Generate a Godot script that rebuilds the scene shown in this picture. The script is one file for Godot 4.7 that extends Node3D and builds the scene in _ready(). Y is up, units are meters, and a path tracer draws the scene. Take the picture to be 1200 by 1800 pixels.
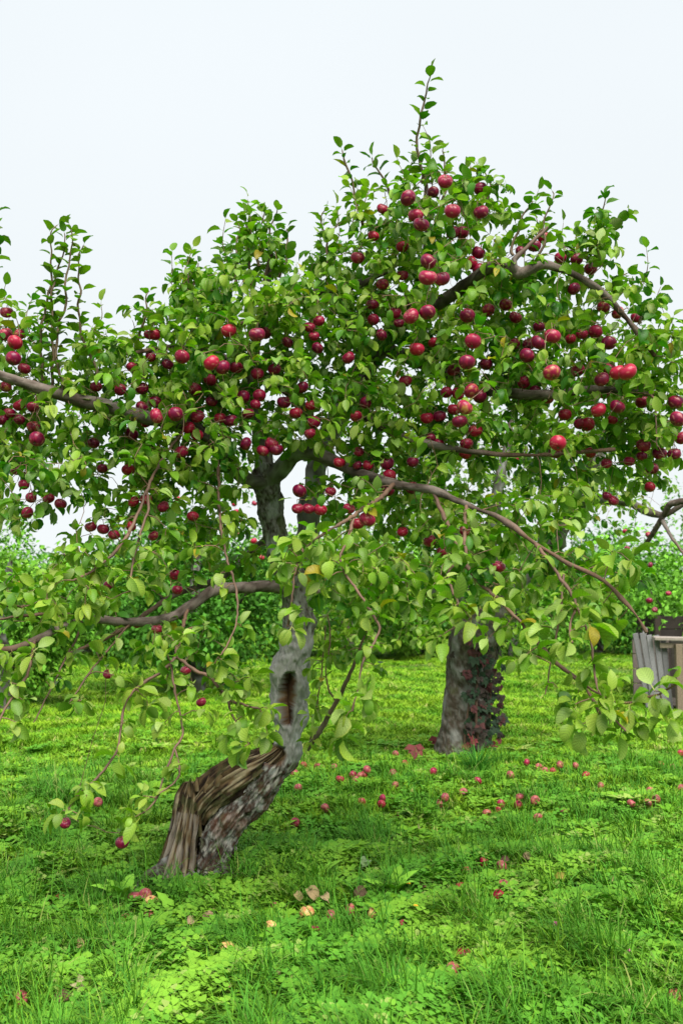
extends Node3D
# An orchard after harvest time: a leaning, hollow apple tree full of red fruit, an older tree with a creeper behind it.

const F := 1751.0          # focal length in pixels of the 1200 x 1800 photograph
const EYE := 1.5
const TILT := 0.0855       # camera pitched up

var rng := RandomNumberGenerator.new()
var noise := FastNoiseLite.new()
var fine := FastNoiseLite.new()
var ridge := FastNoiseLite.new()
var M := {}
var taken := {}
var count_words := ["no", "one", "two", "three", "four", "five", "six", "seven", "eight", "nine", "ten", "eleven", "twelve"]
var rank_words := ["", "first", "second", "third", "fourth", "fifth", "sixth", "seventh", "eighth", "ninth"]
var apple_spots: Array = []     # Vector4: place and radius of every apple on the trees
var spur_apples: Array = []

# ------------------------------------------------------------------ placing

func spot(u: float, v: float, d: float) -> Vector3:
	var x := (u - 600.0) / F
	var y := (900.0 - v) / F
	var c := cos(TILT)
	var s := sin(TILT)
	var dir := Vector3(x, y * c + s, -c + y * s)
	return Vector3(0, EYE, 0) + dir * (d / -dir.z)

func lie(x: float, z: float) -> float:
	return 0.05 * noise.get_noise_2d(x * 16.0, z * 16.0) + 0.10 * noise.get_noise_2d(x * 3.0 + 77.0, z * 3.0)

func on_ground(u: float, v: float) -> Vector3:
	var a := spot(u, v, 1.0) - Vector3(0, EYE, 0)
	var p := Vector3.ZERO
	var h := 0.0
	for k in 4:
		p = Vector3(0, EYE, 0) + a * ((EYE - h) / -a.y)
		h = lie(p.x, p.z)
	return p

# ------------------------------------------------------------------ naming

func numbered(called: String, parent: Node) -> String:
	var key := str(parent.get_instance_id()) + called
	taken[key] = taken.get(key, 0) + 1
	return called if taken[key] == 1 else "%s_%03d" % [called, taken[key] - 1]

func tag(o: Node, label := "", category := "", group := "", kind := "") -> Node:
	if label: o.set_meta("label", label)
	if category: o.set_meta("category", category)
	if group: o.set_meta("group", group)
	if kind: o.set_meta("kind", kind)
	return o

func put(called: String, mesh: Mesh, m: Material, parent: Node = null) -> MeshInstance3D:
	var o := MeshInstance3D.new()
	var to: Node = parent if parent else self
	o.name = numbered(called, to)
	o.mesh = mesh
	if m: o.material_override = m
	to.add_child(o, true)
	return o

func base(called: String, at: Vector3) -> Node3D:
	var o := Node3D.new()
	o.name = numbered(called, self)
	o.position = at
	add_child(o, true)
	return o

# ------------------------------------------------------------------ mesh buffer

class Buf:
	var v := PackedVector3Array()
	var n := PackedVector3Array()
	var c := PackedColorArray()
	var t := PackedVector2Array()
	var i := PackedInt32Array()
	func vert(p: Vector3, nn: Vector3, col: Color, uv := Vector2.ZERO) -> int:
		v.append(p); n.append(nn); c.append(col); t.append(uv)
		return v.size() - 1
	func tri(a: int, b: int, d: int) -> void:
		i.append(a); i.append(b); i.append(d)
	func quad_flat(a: Vector3, b: Vector3, d: Vector3, e: Vector3, col: Color) -> void:   # a b d e clockwise seen from outside
		var nn := (d - a).cross(b - a).normalized()
		var k := v.size()
		var q := [a, b, d, e]
		var uvs := [Vector2(0, 0), Vector2(1, 0), Vector2(1, 1), Vector2(0, 1)]
		for j in 4:
			vert(q[j], nn, col, uvs[j])
		tri(k, k + 1, k + 2); tri(k, k + 2, k + 3)
	func mesh() -> ArrayMesh:
		var a := []
		a.resize(Mesh.ARRAY_MAX)
		a[Mesh.ARRAY_VERTEX] = v
		a[Mesh.ARRAY_NORMAL] = n
		a[Mesh.ARRAY_COLOR] = c
		a[Mesh.ARRAY_TEX_UV] = t
		a[Mesh.ARRAY_INDEX] = i
		var m := ArrayMesh.new()
		m.add_surface_from_arrays(Mesh.PRIMITIVE_TRIANGLES, a)
		return m

func smooth_path(pts: Array, step: float) -> Array:     # Catmull-Rom through Vector4(place, radius), resampled
	var out := []
	for k in pts.size() - 1:
		var a: Vector4 = pts[max(k - 1, 0)]
		var b: Vector4 = pts[k]
		var c: Vector4 = pts[k + 1]
		var d: Vector4 = pts[min(k + 2, pts.size() - 1)]
		var far := Vector3(c.x - b.x, c.y - b.y, c.z - b.z).length()
		var n: int = max(1, int(ceil(far / step)))
		for j in n:
			var t := float(j) / n
			var t2 := t * t
			var t3 := t2 * t
			out.append(0.5 * ((2.0 * b) + (c - a) * t + (2.0 * a - 5.0 * b + 4.0 * c - d) * t2 + (3.0 * b - a - 3.0 * c + d) * t3))
	out.append(pts[pts.size() - 1])
	return out

func v3(q: Vector4) -> Vector3:
	return Vector3(q.x, q.y, q.z)

# A swept, closed limb. shape(s, turn, p) gives a change of radius in metres; paint(s, turn, p) a colour. Angle 0 faces +z.
func sweep(buf: Buf, path: Array, sides: int, shape: Callable, paint: Callable, cap := true) -> void:
	var first := buf.v.size()
	var along := 0.0
	var rings := path.size()
	var pts := PackedVector3Array()
	var ref := Vector3(0, 0, 1)
	for k in rings:
		var p := v3(path[k])
		var q: Vector4 = path[k]
		var before := v3(path[max(k - 1, 0)])
		var after := v3(path[min(k + 1, rings - 1)])
		var d := (after - before).normalized()
		if k > 0: along += p.distance_to(before)
		var x := ref - d * ref.dot(d)
		if x.length() < 0.2:
			x = Vector3(0, 1, 0) - d * d.y
		x = x.normalized()
		if k > 0: ref = x.lerp(Vector3(0, 0, 1), 0.05).normalized()
		var y := d.cross(x)
		for j in sides + 1:
			var th := TAU * j / sides
			var e := x * cos(th) + y * sin(th)
			var r: float = max(q.w + shape.call(along, th, p + e * q.w), 0.0005)
			var at := p + e * r
			buf.vert(at, e, paint.call(along, th, at), Vector2(float(j) / sides, along))
	var w := sides + 1
	for k in rings - 1:
		for j in sides:
			var a := first + k * w + j
			buf.tri(a, a + w, a + 1)
			buf.tri(a + 1, a + w, a + w + 1)
	# normals from the surface
	for k in rings:
		for j in w:
			var a := first + k * w + j
			var jl := first + k * w + (j - 1 if j > 0 else sides - 1)
			var jr := first + k * w + (j + 1 if j < sides else 1)
			var ku := first + mini(k + 1, rings - 1) * w + j
			var kd := first + maxi(k - 1, 0) * w + j
			var nn := (buf.v[jr] - buf.v[jl]).cross(buf.v[ku] - buf.v[kd])
			if nn.length_squared() > 1e-14:
				buf.n[a] = nn.normalized()
	if cap:
		for which in [0, rings - 1]:
			var p := v3(path[which])
			var d: Vector3 = (v3(path[min(which + 1, rings - 1)]) - v3(path[max(which - 1, 0)])).normalized()
			if which == 0: d = -d
			var c0 := buf.vert(p + d * path[which].w * 0.3, d, buf.c[first + which * w])
			for j in sides:
				var a: int = first + which * w + j
				if which == 0: buf.tri(c0, a, a + 1)
				else: buf.tri(c0, a + 1, a)

func thin_tube(buf: Buf, pts: Array, sides: int, col: Color) -> void:    # Vector4 points, no caps, plain
	var first := buf.v.size()
	var n := pts.size()
	for k in n:
		var p := v3(pts[k])
		var d := (v3(pts[min(k + 1, n - 1)]) - v3(pts[max(k - 1, 0)])).normalized()
		var x := Vector3(0.3, 0.2, 0.93)
		x = (x - d * x.dot(d)).normalized()
		var y := d.cross(x)
		for j in sides:
			var th := TAU * j / sides
			var e := x * cos(th) + y * sin(th)
			buf.vert(p + e * pts[k].w, e, col, Vector2(float(j) / sides, k))
	for k in n - 1:
		for j in sides:
			var a := first + k * sides + j
			var b := first + k * sides + (j + 1) % sides
			buf.tri(a, a + sides, b)
			buf.tri(b, a + sides, b + sides)

const LT := [0.0, 0.14, 0.34, 0.58, 0.8, 1.0]
const LW := [0.0, 0.33, 0.49, 0.47, 0.30, 0.0]

# One apple leaf with its stalk: along d, upper side n.
func leaf(buf: Buf, p: Vector3, d: Vector3, n: Vector3, size: float, wide: float, bend: float, fold: float, col: Color, stalk := 0.25) -> void:
	var s := d.cross(n).normalized()
	n = s.cross(d).normalized()
	# stalk
	if stalk > 0.0:
		var k := buf.v.size()
		var e := p + d * size * stalk
		var w := s * size * 0.016
		var sc := Color(col.r * 1.25, col.g * 0.95, col.b * 1.1)
		buf.vert(p - w, n, sc, Vector2(0.125, 0.02)); buf.vert(p + w, n, sc, Vector2(0.125, 0.02)); buf.vert(e + w, n, sc, Vector2(0.125, 0.02)); buf.vert(e - w, n, sc, Vector2(0.125, 0.02))
		buf.tri(k, k + 2, k + 1); buf.tri(k, k + 3, k + 2)
		p = e
	var at := p
	var prev := 0.0
	var row := []
	var u0 := (int(size * 98765.0) % 4) * 0.25 + 0.125
	for k in 6:
		var t: float = LT[k]
		var mid := bend * (t + prev) * 0.5
		at += (d * cos(mid) - n * sin(mid)) * size * (t - prev)
		prev = t
		var ang := bend * t
		var nn := n * cos(ang) + d * sin(ang)
		var hw: float = LW[k] * wide * size
		if k == 0 or k == 5:
			row.append(buf.vert(at, nn, col, Vector2(u0, t)))
		else:
			var lift := nn * fold * hw
			var wave := 0.12 * hw * sin(t * 9.0 + size * 400.0)
			var l := buf.vert(at - s * hw + lift + nn * wave, (nn + s * fold).normalized(), col, Vector2(u0 - 0.115, t))
			buf.vert(at, nn, col, Vector2(u0, t))
			buf.vert(at + s * hw + lift - nn * wave, (nn - s * fold).normalized(), col, Vector2(u0 + 0.115, t))
			row.append(l)
	var a: int = row[0]
	var b: int = row[1]
	buf.tri(a, b, b + 1); buf.tri(a, b + 1, b + 2)
	for k in range(1, 4):
		a = row[k]; b = row[k + 1]
		buf.tri(a, b, b + 1); buf.tri(a, b + 1, a + 1)
		buf.tri(a + 1, b + 1, b + 2); buf.tri(a + 1, b + 2, a + 2)
	a = row[4]; b = row[5]
	buf.tri(a, b, a + 1); buf.tri(a + 1, b, a + 2)

func small_leaf(buf: Buf, p: Vector3, d: Vector3, n: Vector3, size: float, col: Color) -> void:    # far leaves: four faces
	var s := d.cross(n).normalized()
	n = s.cross(d).normalized()
	var k := buf.v.size()
	var m := p + d * size * 0.5
	buf.vert(p, n, col, Vector2(0.5, 0))
	buf.vert(m - s * size * 0.3 + n * size * 0.06, n, col, Vector2(0, 0.5))
	buf.vert(m + n * -size * 0.02, n, col, Vector2(0.5, 0.5))
	buf.vert(m + s * size * 0.3 + n * size * 0.06, n, col, Vector2(1, 0.5))
	buf.vert(p + d * size - n * size * 0.2, (n + d * 0.5).normalized(), col, Vector2(0.5, 1))
	buf.tri(k, k + 1, k + 2); buf.tri(k, k + 2, k + 3); buf.tri(k + 1, k + 4, k + 2); buf.tri(k + 2, k + 4, k + 3)

func ball_dir() -> Vector3:
	var z := rng.randf_range(-1, 1)
	var a := rng.randf() * TAU
	var r := sqrt(1.0 - z * z)
	return Vector3(r * cos(a), z, r * sin(a))

# ------------------------------------------------------------------ colours and materials (linear values)

func leaf_tint(p: Vector3, pale := 0.0) -> Color:
	var q := clampf(0.5 + 0.9 * noise.get_noise_3d(p.x * 22, p.y * 22, p.z * 22) + rng.randfn(0, 0.24), 0, 1)
	var deep := Color(0.065, 0.225, 0.030)
	var mid := Color(0.190, 0.385, 0.032)
	var lime := Color(0.35, 0.51, 0.07)
	var c := deep.lerp(mid, q * 2.0) if q < 0.5 else mid.lerp(lime, q * 2.0 - 1.0)
	if pale > 0.0:
		c = c.lerp(Color(0.34, 0.47, 0.08), clampf(pale + rng.randfn(0, 0.22), 0, 1))
	if rng.randf() < 0.3: c = c.lerp(Color(0.38, 0.49, 0.18), rng.randf_range(0.2, 0.7))
	if rng.randf() < 0.01:
		c = Color(0.42, 0.36, 0.04)
	return c * rng.randf_range(0.85, 1.15)

func mat(albedo: Color, rough := 0.8, vertex := true) -> StandardMaterial3D:
	var m := StandardMaterial3D.new()
	m.albedo_color = albedo.linear_to_srgb()
	m.roughness = rough
	m.vertex_color_use_as_albedo = vertex
	m.cull_mode = BaseMaterial3D.CULL_DISABLED
	return m

func leaf_picture() -> ImageTexture:        # four leaves side by side: midrib and side veins, mottling, scab spots, yellowing rims
	var im := Image.create(512, 256, false, Image.FORMAT_RGB8)
	for which in 4:
		for y in 256:
			for x in 128:
				var u: float = absf(x / 127.0 - 0.5) * 2.0
				var v := y / 255.0
				var sx := x + which * 300.0
				var k := 0.95 + 0.12 * noise.get_noise_2d(sx * 0.9, y * 0.9)
				var side := fposmod((v - u * 0.22) * 8.0, 1.0)
				k += 0.14 * exp(-pow((side - 0.5) / 0.12, 2.0)) * (1.0 - u * 0.7)
				k -= 0.10 * exp(-pow((side - 0.05) / 0.14, 2.0))
				var rib := exp(-pow(u / 0.07, 2.0))
				var c := Color(k, k, k * 0.95).lerp(Color(1, 1, 0.95), rib * 0.8)
				var spots := fine.get_noise_2d(sx * 2.2 + which * 777.0, y * 2.2)
				if which == 1 and spots > 0.34: c = c.lerp(Color(0.62, 0.40, 0.30), 0.85)
				if which == 2:
					var rim := smoothstep(0.55, 1.0, u + 0.5 * smoothstep(0.7, 1.0, v) + 0.5 * spots)
					c = c.lerp(Color(1.0, 0.92, 0.55), rim * 0.7)
					if spots > 0.42: c = Color(0.45, 0.30, 0.2)
				if which == 3: c = c * 0.9
				im.set_pixel(x + which * 128, y, c)
	return ImageTexture.create_from_image(im)

func bump_picture(sx: float, sy: float, kind: int, seed_: int, size := 256) -> ImageTexture:
	var f := FastNoiseLite.new()
	f.seed = seed_
	f.noise_type = FastNoiseLite.TYPE_SIMPLEX_SMOOTH if kind == 0 else FastNoiseLite.TYPE_CELLULAR
	f.frequency = 0.02
	f.fractal_octaves = 4
	var im := Image.create(size, size, false, Image.FORMAT_RGB8)
	for y in size:
		for x in size:
			# wrap by blending the two ends
			var a := f.get_noise_2d(x * sx, y * sy)
			var b := f.get_noise_2d((x - size) * sx, y * sy)
			var t := smoothstep(0.75, 1.0, float(x) / size)
			var k := clampf(0.5 + 0.5 * lerpf(a, b, t), 0, 1)
			im.set_pixel(x, y, Color(k, k, k))
	return ImageTexture.create_from_image(im)

func make_materials() -> void:
	var l := mat(Color(1, 1, 1), 0.42)
	l.albedo_texture = leaf_picture()
	l.metallic_specular = 0.36
	l.backlight_enabled = true
	l.backlight = Color(0.72, 0.92, 0.30)
	M.leaf = l
	var fl := mat(Color(1, 1, 1), 0.6)
	fl.metallic_specular = 0.25
	fl.backlight_enabled = true
	fl.backlight = Color(0.5, 0.55, 0.25)
	M.far_leaf = fl
	var g := mat(Color(1, 1, 1), 0.7)
	g.metallic_specular = 0.25
	g.backlight_enabled = true
	g.backlight = Color(0.45, 0.5, 0.2)
	M.grass = g
	var bark := mat(Color(1, 1, 1), 0.9)
	bark.heightmap_enabled = true
	bark.heightmap_scale = 1.2
	bark.heightmap_texture = bump_picture(3.0, 1.0, 1, 5)
	bark.uv1_triplanar = true
	bark.uv1_scale = Vector3(4, 4, 4)
	bark.metallic_specular = 0.3
	M.bark = bark
	var twig := mat(Color(1, 1, 1), 0.7)
	M.twig = twig
	var ap := mat(Color(1, 1, 1), 0.34)
	ap.metallic_specular = 0.42
	M.apple = ap
	var soil := mat(Color(1, 1, 1), 1.0)
	soil.metallic_specular = 0.2
	M.soil = soil
	var wood := mat(Color(1, 1, 1), 0.85)
	var grain := Image.create(64, 256, false, Image.FORMAT_RGB8)
	for y in 256:
		for x in 64:
			var k := clampf(0.78 + 0.3 * fine.get_noise_2d(x * 14.0, y * 0.8) + 0.2 * noise.get_noise_2d(x * 3.0, y * 3.0), 0, 1)
			grain.set_pixel(x, y, Color(k, k, k))
	wood.albedo_texture = ImageTexture.create_from_image(grain)
	M.wood = wood
	M.dry = mat(Color(1, 1, 1), 0.8)
	M.dry.backlight_enabled = true
	M.dry.backlight = Color(0.4, 0.35, 0.25)

# ------------------------------------------------------------------ bark

func bark_color(p: Vector3, dark := 0.0) -> Color:
	var a := ridge.get_noise_3d(p.x * 330, p.y * 150, p.z * 330)
	var b := noise.get_noise_3d(p.x * 90, p.y * 60, p.z * 90)
	var c := fine.get_noise_3d(p.x * 520, p.y * 260, p.z * 520)
	var grey := Color(0.235, 0.23, 0.212)
	var brown := Color(0.036, 0.027, 0.019)
	var t := clampf(0.95 + 0.75 * a + 0.8 * c - dark, 0, 1)
	var col := brown.lerp(grey, t)
	if b > 0.18:
		col = col.lerp(Color(0.31, 0.325, 0.315), clampf((b - 0.18) * 3.0, 0, 0.65))     # pale lichen
	if b < -0.22:
		col = col.lerp(Color(0.10, 0.12, 0.045), clampf((-0.22 - b) * 3.0, 0, 0.5))    # moss
	return col

func limb_color(p: Vector3) -> Color:
	var a := fine.get_noise_3d(p.x * 300, p.y * 300, p.z * 300)
	var b := noise.get_noise_3d(p.x * 60, p.y * 60, p.z * 60)
	var col := Color(0.050, 0.036, 0.028).lerp(Color(0.165, 0.135, 0.118), clampf(0.5 + 1.2 * a + b, 0, 1))
	return col

# ------------------------------------------------------------------ trees

# A tree being grown: node, limb points that twigs may spring from
class GrownTree:
	var node: Node3D
	var p := PackedVector3Array()
	var r := PackedFloat32Array()
	var twigs: Buf
	var leaves: Buf
	var singles := 0
	var along: Array = []

func new_tree(called: String, at: Vector3) -> GrownTree:
	var t := GrownTree.new()
	t.node = base(called, at)
	t.twigs = Buf.new()
	t.leaves = Buf.new()
	return t

func path_of(list: Array) -> Array:       # [u, v, depth, radius in pixels] -> Vector4
	var out := []
	for q in list:
		var p := spot(q[0], q[1], q[2])
		out.append(Vector4(p.x, p.y, p.z, q[3] * q[2] / F))
	return out

func local(path: Array, o: Vector3) -> Array:
	var out := []
	for q in path:
		out.append(Vector4(q.x - o.x, q.y - o.y, q.z - o.z, q.w))
	return out

func limb(t: GrownTree, called: String, list: Array, rough := 0.12, woody := true) -> MeshInstance3D:
	var pts := path_of(list)
	if called == "bough" or (called == "branch" and list[0][2] > 6.0):
		for k in pts.size(): pts[k].w *= 0.78
	if called == "branch" and list[0][2] < 6.0:
		for k in pts.size(): pts[k].w *= 0.52
	var thick: float = pts[0].w
	var path := smooth_path(pts, clampf(thick * 0.9, 0.018, 0.05))
	for q in path:
		# small crookedness
		q = q
	var wob := []
	for k in path.size():
		var q: Vector4 = path[k]
		var s := (0.10 * q.w + 0.003) if woody else (0.22 * q.w + 0.004)
		var f := k * 0.45
		var ends := 0.0 if k == 0 else 1.0
		wob.append(Vector4(q.x + ends * s * noise.get_noise_2d(f * 6.0, q.x * 50), q.y + ends * s * noise.get_noise_2d(f * 6.0 + 300.0, q.x * 50), q.z, q.w))
	for q in wob:
		t.p.append(v3(q)); t.r.append(q.w)
	if not woody:
		for k in range(3, wob.size(), 3):
			if rng.randf() < 0.3: t.along.append(v3(wob[k]) + ball_dir() * 0.05)
	var buf := Buf.new()
	var o := t.node.position
	var sides := 16 if thick > 0.03 else (9 if thick > 0.012 else 6)
	var shape := func(_s, _th, p: Vector3): return thick * 0.55 * maxf(0.0, fine.get_noise_3d(p.x * 170, p.y * 170, p.z * 170)) + thick * 0.25 * noise.get_noise_3d(p.x * 120, p.y * 120, p.z * 120)
	if woody:
		shape = func(_s, _th, p: Vector3): return thick * rough * (0.5 * ridge.get_noise_3d(p.x * 220, p.y * 140, p.z * 220) + 1.2 * noise.get_noise_3d(p.x * 60, p.y * 60, p.z * 60))
	var total := 0.0
	for k in range(1, wob.size()): total += v3(wob[k]).distance_to(v3(wob[k - 1]))
	var paint := func(s, _th, p: Vector3):
		var young := smoothstep(0.017, 0.011, wob[clampi(int(s / total * (wob.size() - 1)), 0, wob.size() - 1)].w)
		return limb_color(p).lerp(Color(0.135, 0.078, 0.052) * (0.85 + 0.5 * fine.get_noise_3d(p.x * 60, p.y * 60, p.z * 60)), 0.85 * young)
	if thick > 0.045:
		paint = func(s, _th, p: Vector3):
			var w: float = wob[clampi(int(s / total * (wob.size() - 1)), 0, wob.size() - 1)].w
			var young := smoothstep(0.017, 0.011, w)
			return bark_color(p, 0.12).lerp(limb_color(p), smoothstep(0.05, 0.03, w)).lerp(Color(0.135, 0.078, 0.052) * (0.85 + 0.5 * fine.get_noise_3d(p.x * 60, p.y * 60, p.z * 60)), 0.85 * young)
	elif thick < 0.012:
		paint = func(_s, _th, p: Vector3): return Color(0.135, 0.075, 0.048) * (0.85 + 0.5 * fine.get_noise_3d(p.x * 60, p.y * 60, p.z * 60))
	# shape and paint take world places, the mesh is kept relative to the tree's base
	var first := buf.v.size()
	sweep(buf, wob, sides, shape, paint)
	for k in range(first, buf.v.size()):
		buf.v[k] -= o
	return put(called, buf.mesh(), M.bark if thick > 0.02 else M.twig, t.node)

func twig_to(t: GrownTree, at: Vector3, droop := 0.25) -> Vector3:     # grows a twig from the nearest wood to a place; gives its end direction
	var best := 0
	var near := 1e9
	for k in t.p.size():
		var dd := t.p[k].distance_squared_to(at)
		if dd < near:
			near = dd
			best = k
	var a := t.p[best]
	var far := sqrt(near)
	if far < 0.012:
		return ball_dir()
	var ra: float = min(t.r[best] * 0.8, 0.0022 + 0.0045 * far)
	var mid := a.lerp(at, 0.5) + Vector3(rng.randfn(0, 0.09), rng.randfn(droop * 0.6, 0.09), rng.randfn(0, 0.09)) * far
	var n: int = clampi(int(far / 0.06) + 1, 2, 7)
	var pts := []
	var o := t.node.position
	for k in n + 1:
		var s := float(k) / n
		var q := a.lerp(mid, s).lerp(mid.lerp(at, s), s)
		if k > 0 and k < n: q += ball_dir() * 0.012 * min(1.0, far * 4.0)
		var w := lerpf(ra, 0.0017, s)
		pts.append(Vector4(q.x - o.x, q.y - o.y, q.z - o.z, w))
		if k > 0:
			t.p.append(q); t.r.append(w)
	thin_tube(t.twigs, pts, 4, Color(0.17, 0.095, 0.06) * rng.randf_range(0.7, 1.3))
	return (at - mid).normalized()

func hides_apple(c: Vector3) -> bool:
	for q: Vector4 in apple_spots:
		var a := Vector3(q.x, q.y, q.z)
		var d := c - a
		if absf(d.x) > 0.5 or absf(d.y) > 0.4: continue
		if d.length() < q.w + 0.022: return true
		var to := (Vector3(0, EYE, 0) - a).normalized()
		var s := d.dot(to)
		if s > 0.0 and s < 0.95 and (d - to * s).length() < q.w * 0.95 + 0.018 and rng.randf() < 0.92: return true
	return false

func rosette(t: GrownTree, at: Vector3, dir: Vector3, n: int, size: float, pale := 0.0, singly := false, clear := true) -> void:
	var o := t.node.position
	var axis := (dir * 0.6 + Vector3(0, 0.55, 0)).normalized()
	var x := axis.cross(Vector3(0.31, 0.2, 0.9)).normalized()
	var y := axis.cross(x)
	var a0 := rng.randf() * TAU
	for k in n:
		var a := a0 + k * 2.4 + rng.randfn(0, 0.25)
		var open := rng.randf_range(0.75, 1.65)
		var d := (axis * cos(open) + (x * cos(a) + y * sin(a)) * sin(open)).normalized()
		d.y -= rng.randf_range(0.1, 0.75)
		d = d.normalized()
		var nn := Vector3(rng.randfn(0, 0.5), 1.0, rng.randfn(0.0, 0.5))
		if absf(d.dot(nn.normalized())) > 0.93: nn = Vector3(d.x, 0.2, d.z + 0.4)
		var sz := size * rng.randf_range(0.6, 1.12)
		var c := at + d * sz * 0.75
		if clear and hides_apple(c): continue
		var bend := rng.randf_range(0.2, 1.9)
		var fold := rng.randf_range(0.1, 0.85)
		var wide := rng.randf_range(0.44, 0.66)
		var col := leaf_tint(at, pale)
		var from := at + axis * rng.randf_range(-0.02, 0.02)
		if singly and t.singles < 300:
			t.singles += 1
			var b := Buf.new()
			leaf(b, Vector3.ZERO, d, nn, sz, wide, bend, fold, col)
			put("leaf", b.mesh(), M.leaf, t.node).position = from - o
		else:
			leaf(t.leaves, from - o, d, nn, sz, wide, bend, fold, col, 0.22)

# a crown lobe: [u, v, depth, half width px, half height px, half depth m, how many spurs]
func lobe_points(q: Array) -> Array:
	var out := []
	var c := spot(q[0], q[1], q[2])
	var sc: float = q[2] / F
	for k in int(q[6]):
		var d := ball_dir() * lerpf(0.25, 1.0, sqrt(rng.randf()))
		out.append(c + Vector3(d.x * q[3] * sc, d.y * q[4] * sc, d.z * q[5]))
	return out

func grow(t: GrownTree, spurs: Array, leaves: int, size: float, pale := 0.0, clear := true) -> void:
	var order := []
	for s: Vector3 in spurs:
		var near := 1e9
		for k in range(0, t.p.size(), 2):
			near = min(near, t.p[k].distance_squared_to(s))
		order.append([near, s])
	order.sort_custom(func(a, b): return a[0] < b[0])
	for q in order:
		var dir := twig_to(t, q[1])
		rosette(t, q[1], dir, leaves + rng.randi_range(-2, 2), size, pale, false, clear)

func shoot(t: GrownTree, list: Array, size: float, pale := 0.0) -> void:      # an upright water shoot with leaves along it
	var pts := path_of(list)
	var root_at := v3(pts[0])
	twig_to(t, root_at, 0.0)
	var path := smooth_path(pts, 0.021)
	var o := t.node.position
	for k in path.size(): path[k] += Vector4(0.035 * noise.get_noise_2d(k * 0.7, list[0][0] * 9.0), 0, 0.03 * noise.get_noise_2d(k * 0.7, list[0][0] * 5.0 + 99.0), 0)
	var buf := Buf.new()
	thin_tube(buf, local(path, o), 5, Color(0.12, 0.08, 0.045))
	put("shoot", buf.mesh(), M.twig, t.node)
	var a := rng.randf() * TAU
	for k in range(1, path.size()):
		if k % 2 == 0 and k < path.size() - 1 and rng.randf() < 0.12: continue
		a += 2.4 + rng.randfn(0, 0.35)
		var p := v3(path[k])
		var up := (v3(path[k]) - v3(path[k - 1])).normalized()
		var out := Vector3(cos(a), 0, sin(a))
		var d := (out + up * rng.randf_range(0.5, 1.1)).normalized()
		if k == path.size() - 1: d = (up + out * 0.3).normalized()
		var sz := size * rng.randf_range(0.6, 1.15) * lerpf(1.08, 0.85, float(k) / path.size())
		var nn := (up - d * up.dot(d) + Vector3(rng.randfn(0, 0.25), 0.1, rng.randfn(0, 0.25))).normalized()
		leaf(t.leaves, p - o, d, nn, sz, rng.randf_range(0.55, 0.75), rng.randf_range(0.2, 1.5), rng.randf_range(0.1, 0.7), leaf_tint(p, pale) * 0.75, 0.18)

func short_shoot(t: GrownTree, a: Vector3, b: Vector3, c: Vector3) -> void:
	var o := t.node.position
	var path := smooth_path([Vector4(a.x, a.y, a.z, 0.003), Vector4(b.x, b.y, b.z, 0.0022), Vector4(c.x, c.y, c.z, 0.0012)], 0.02)
	thin_tube(t.twigs, local(path, o), 4, Color(0.14, 0.09, 0.05))
	var ang := rng.randf() * TAU
	for k in range(1, path.size()):
		if rng.randf() < 0.2: continue
		ang += 2.4 + rng.randfn(0, 0.4)
		var up := (v3(path[k]) - v3(path[k - 1])).normalized()
		var out := Vector3(cos(ang), 0, sin(ang))
		var d := (out + up * rng.randf_range(0.2, 1.2)).normalized()
		if k == path.size() - 1: d = (up + out * 0.3).normalized()
		var nn := (up - d * up.dot(d) + Vector3(rng.randfn(0, 0.3), 0.1, rng.randfn(0, 0.3))).normalized()
		leaf(t.leaves, v3(path[k]) - o, d, nn, rng.randf_range(0.045, 0.078), rng.randf_range(0.48, 0.7), rng.randf_range(0.2, 1.4), rng.randf_range(0.1, 0.7), leaf_tint(a, 0.2), 0.2)

func finish(t: GrownTree) -> void:
	if t.twigs.i.size(): tag(put("twigs", t.twigs.mesh(), M.twig, t.node), "", "", "", "stuff")
	if t.leaves.i.size(): tag(put("foliage", t.leaves.mesh(), M.leaf, t.node), "", "", "", "stuff")

# ------------------------------------------------------------------ apples

var apple_meshes := []
var stalk_mesh: ArrayMesh
var calyx_mesh: ArrayMesh

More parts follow.
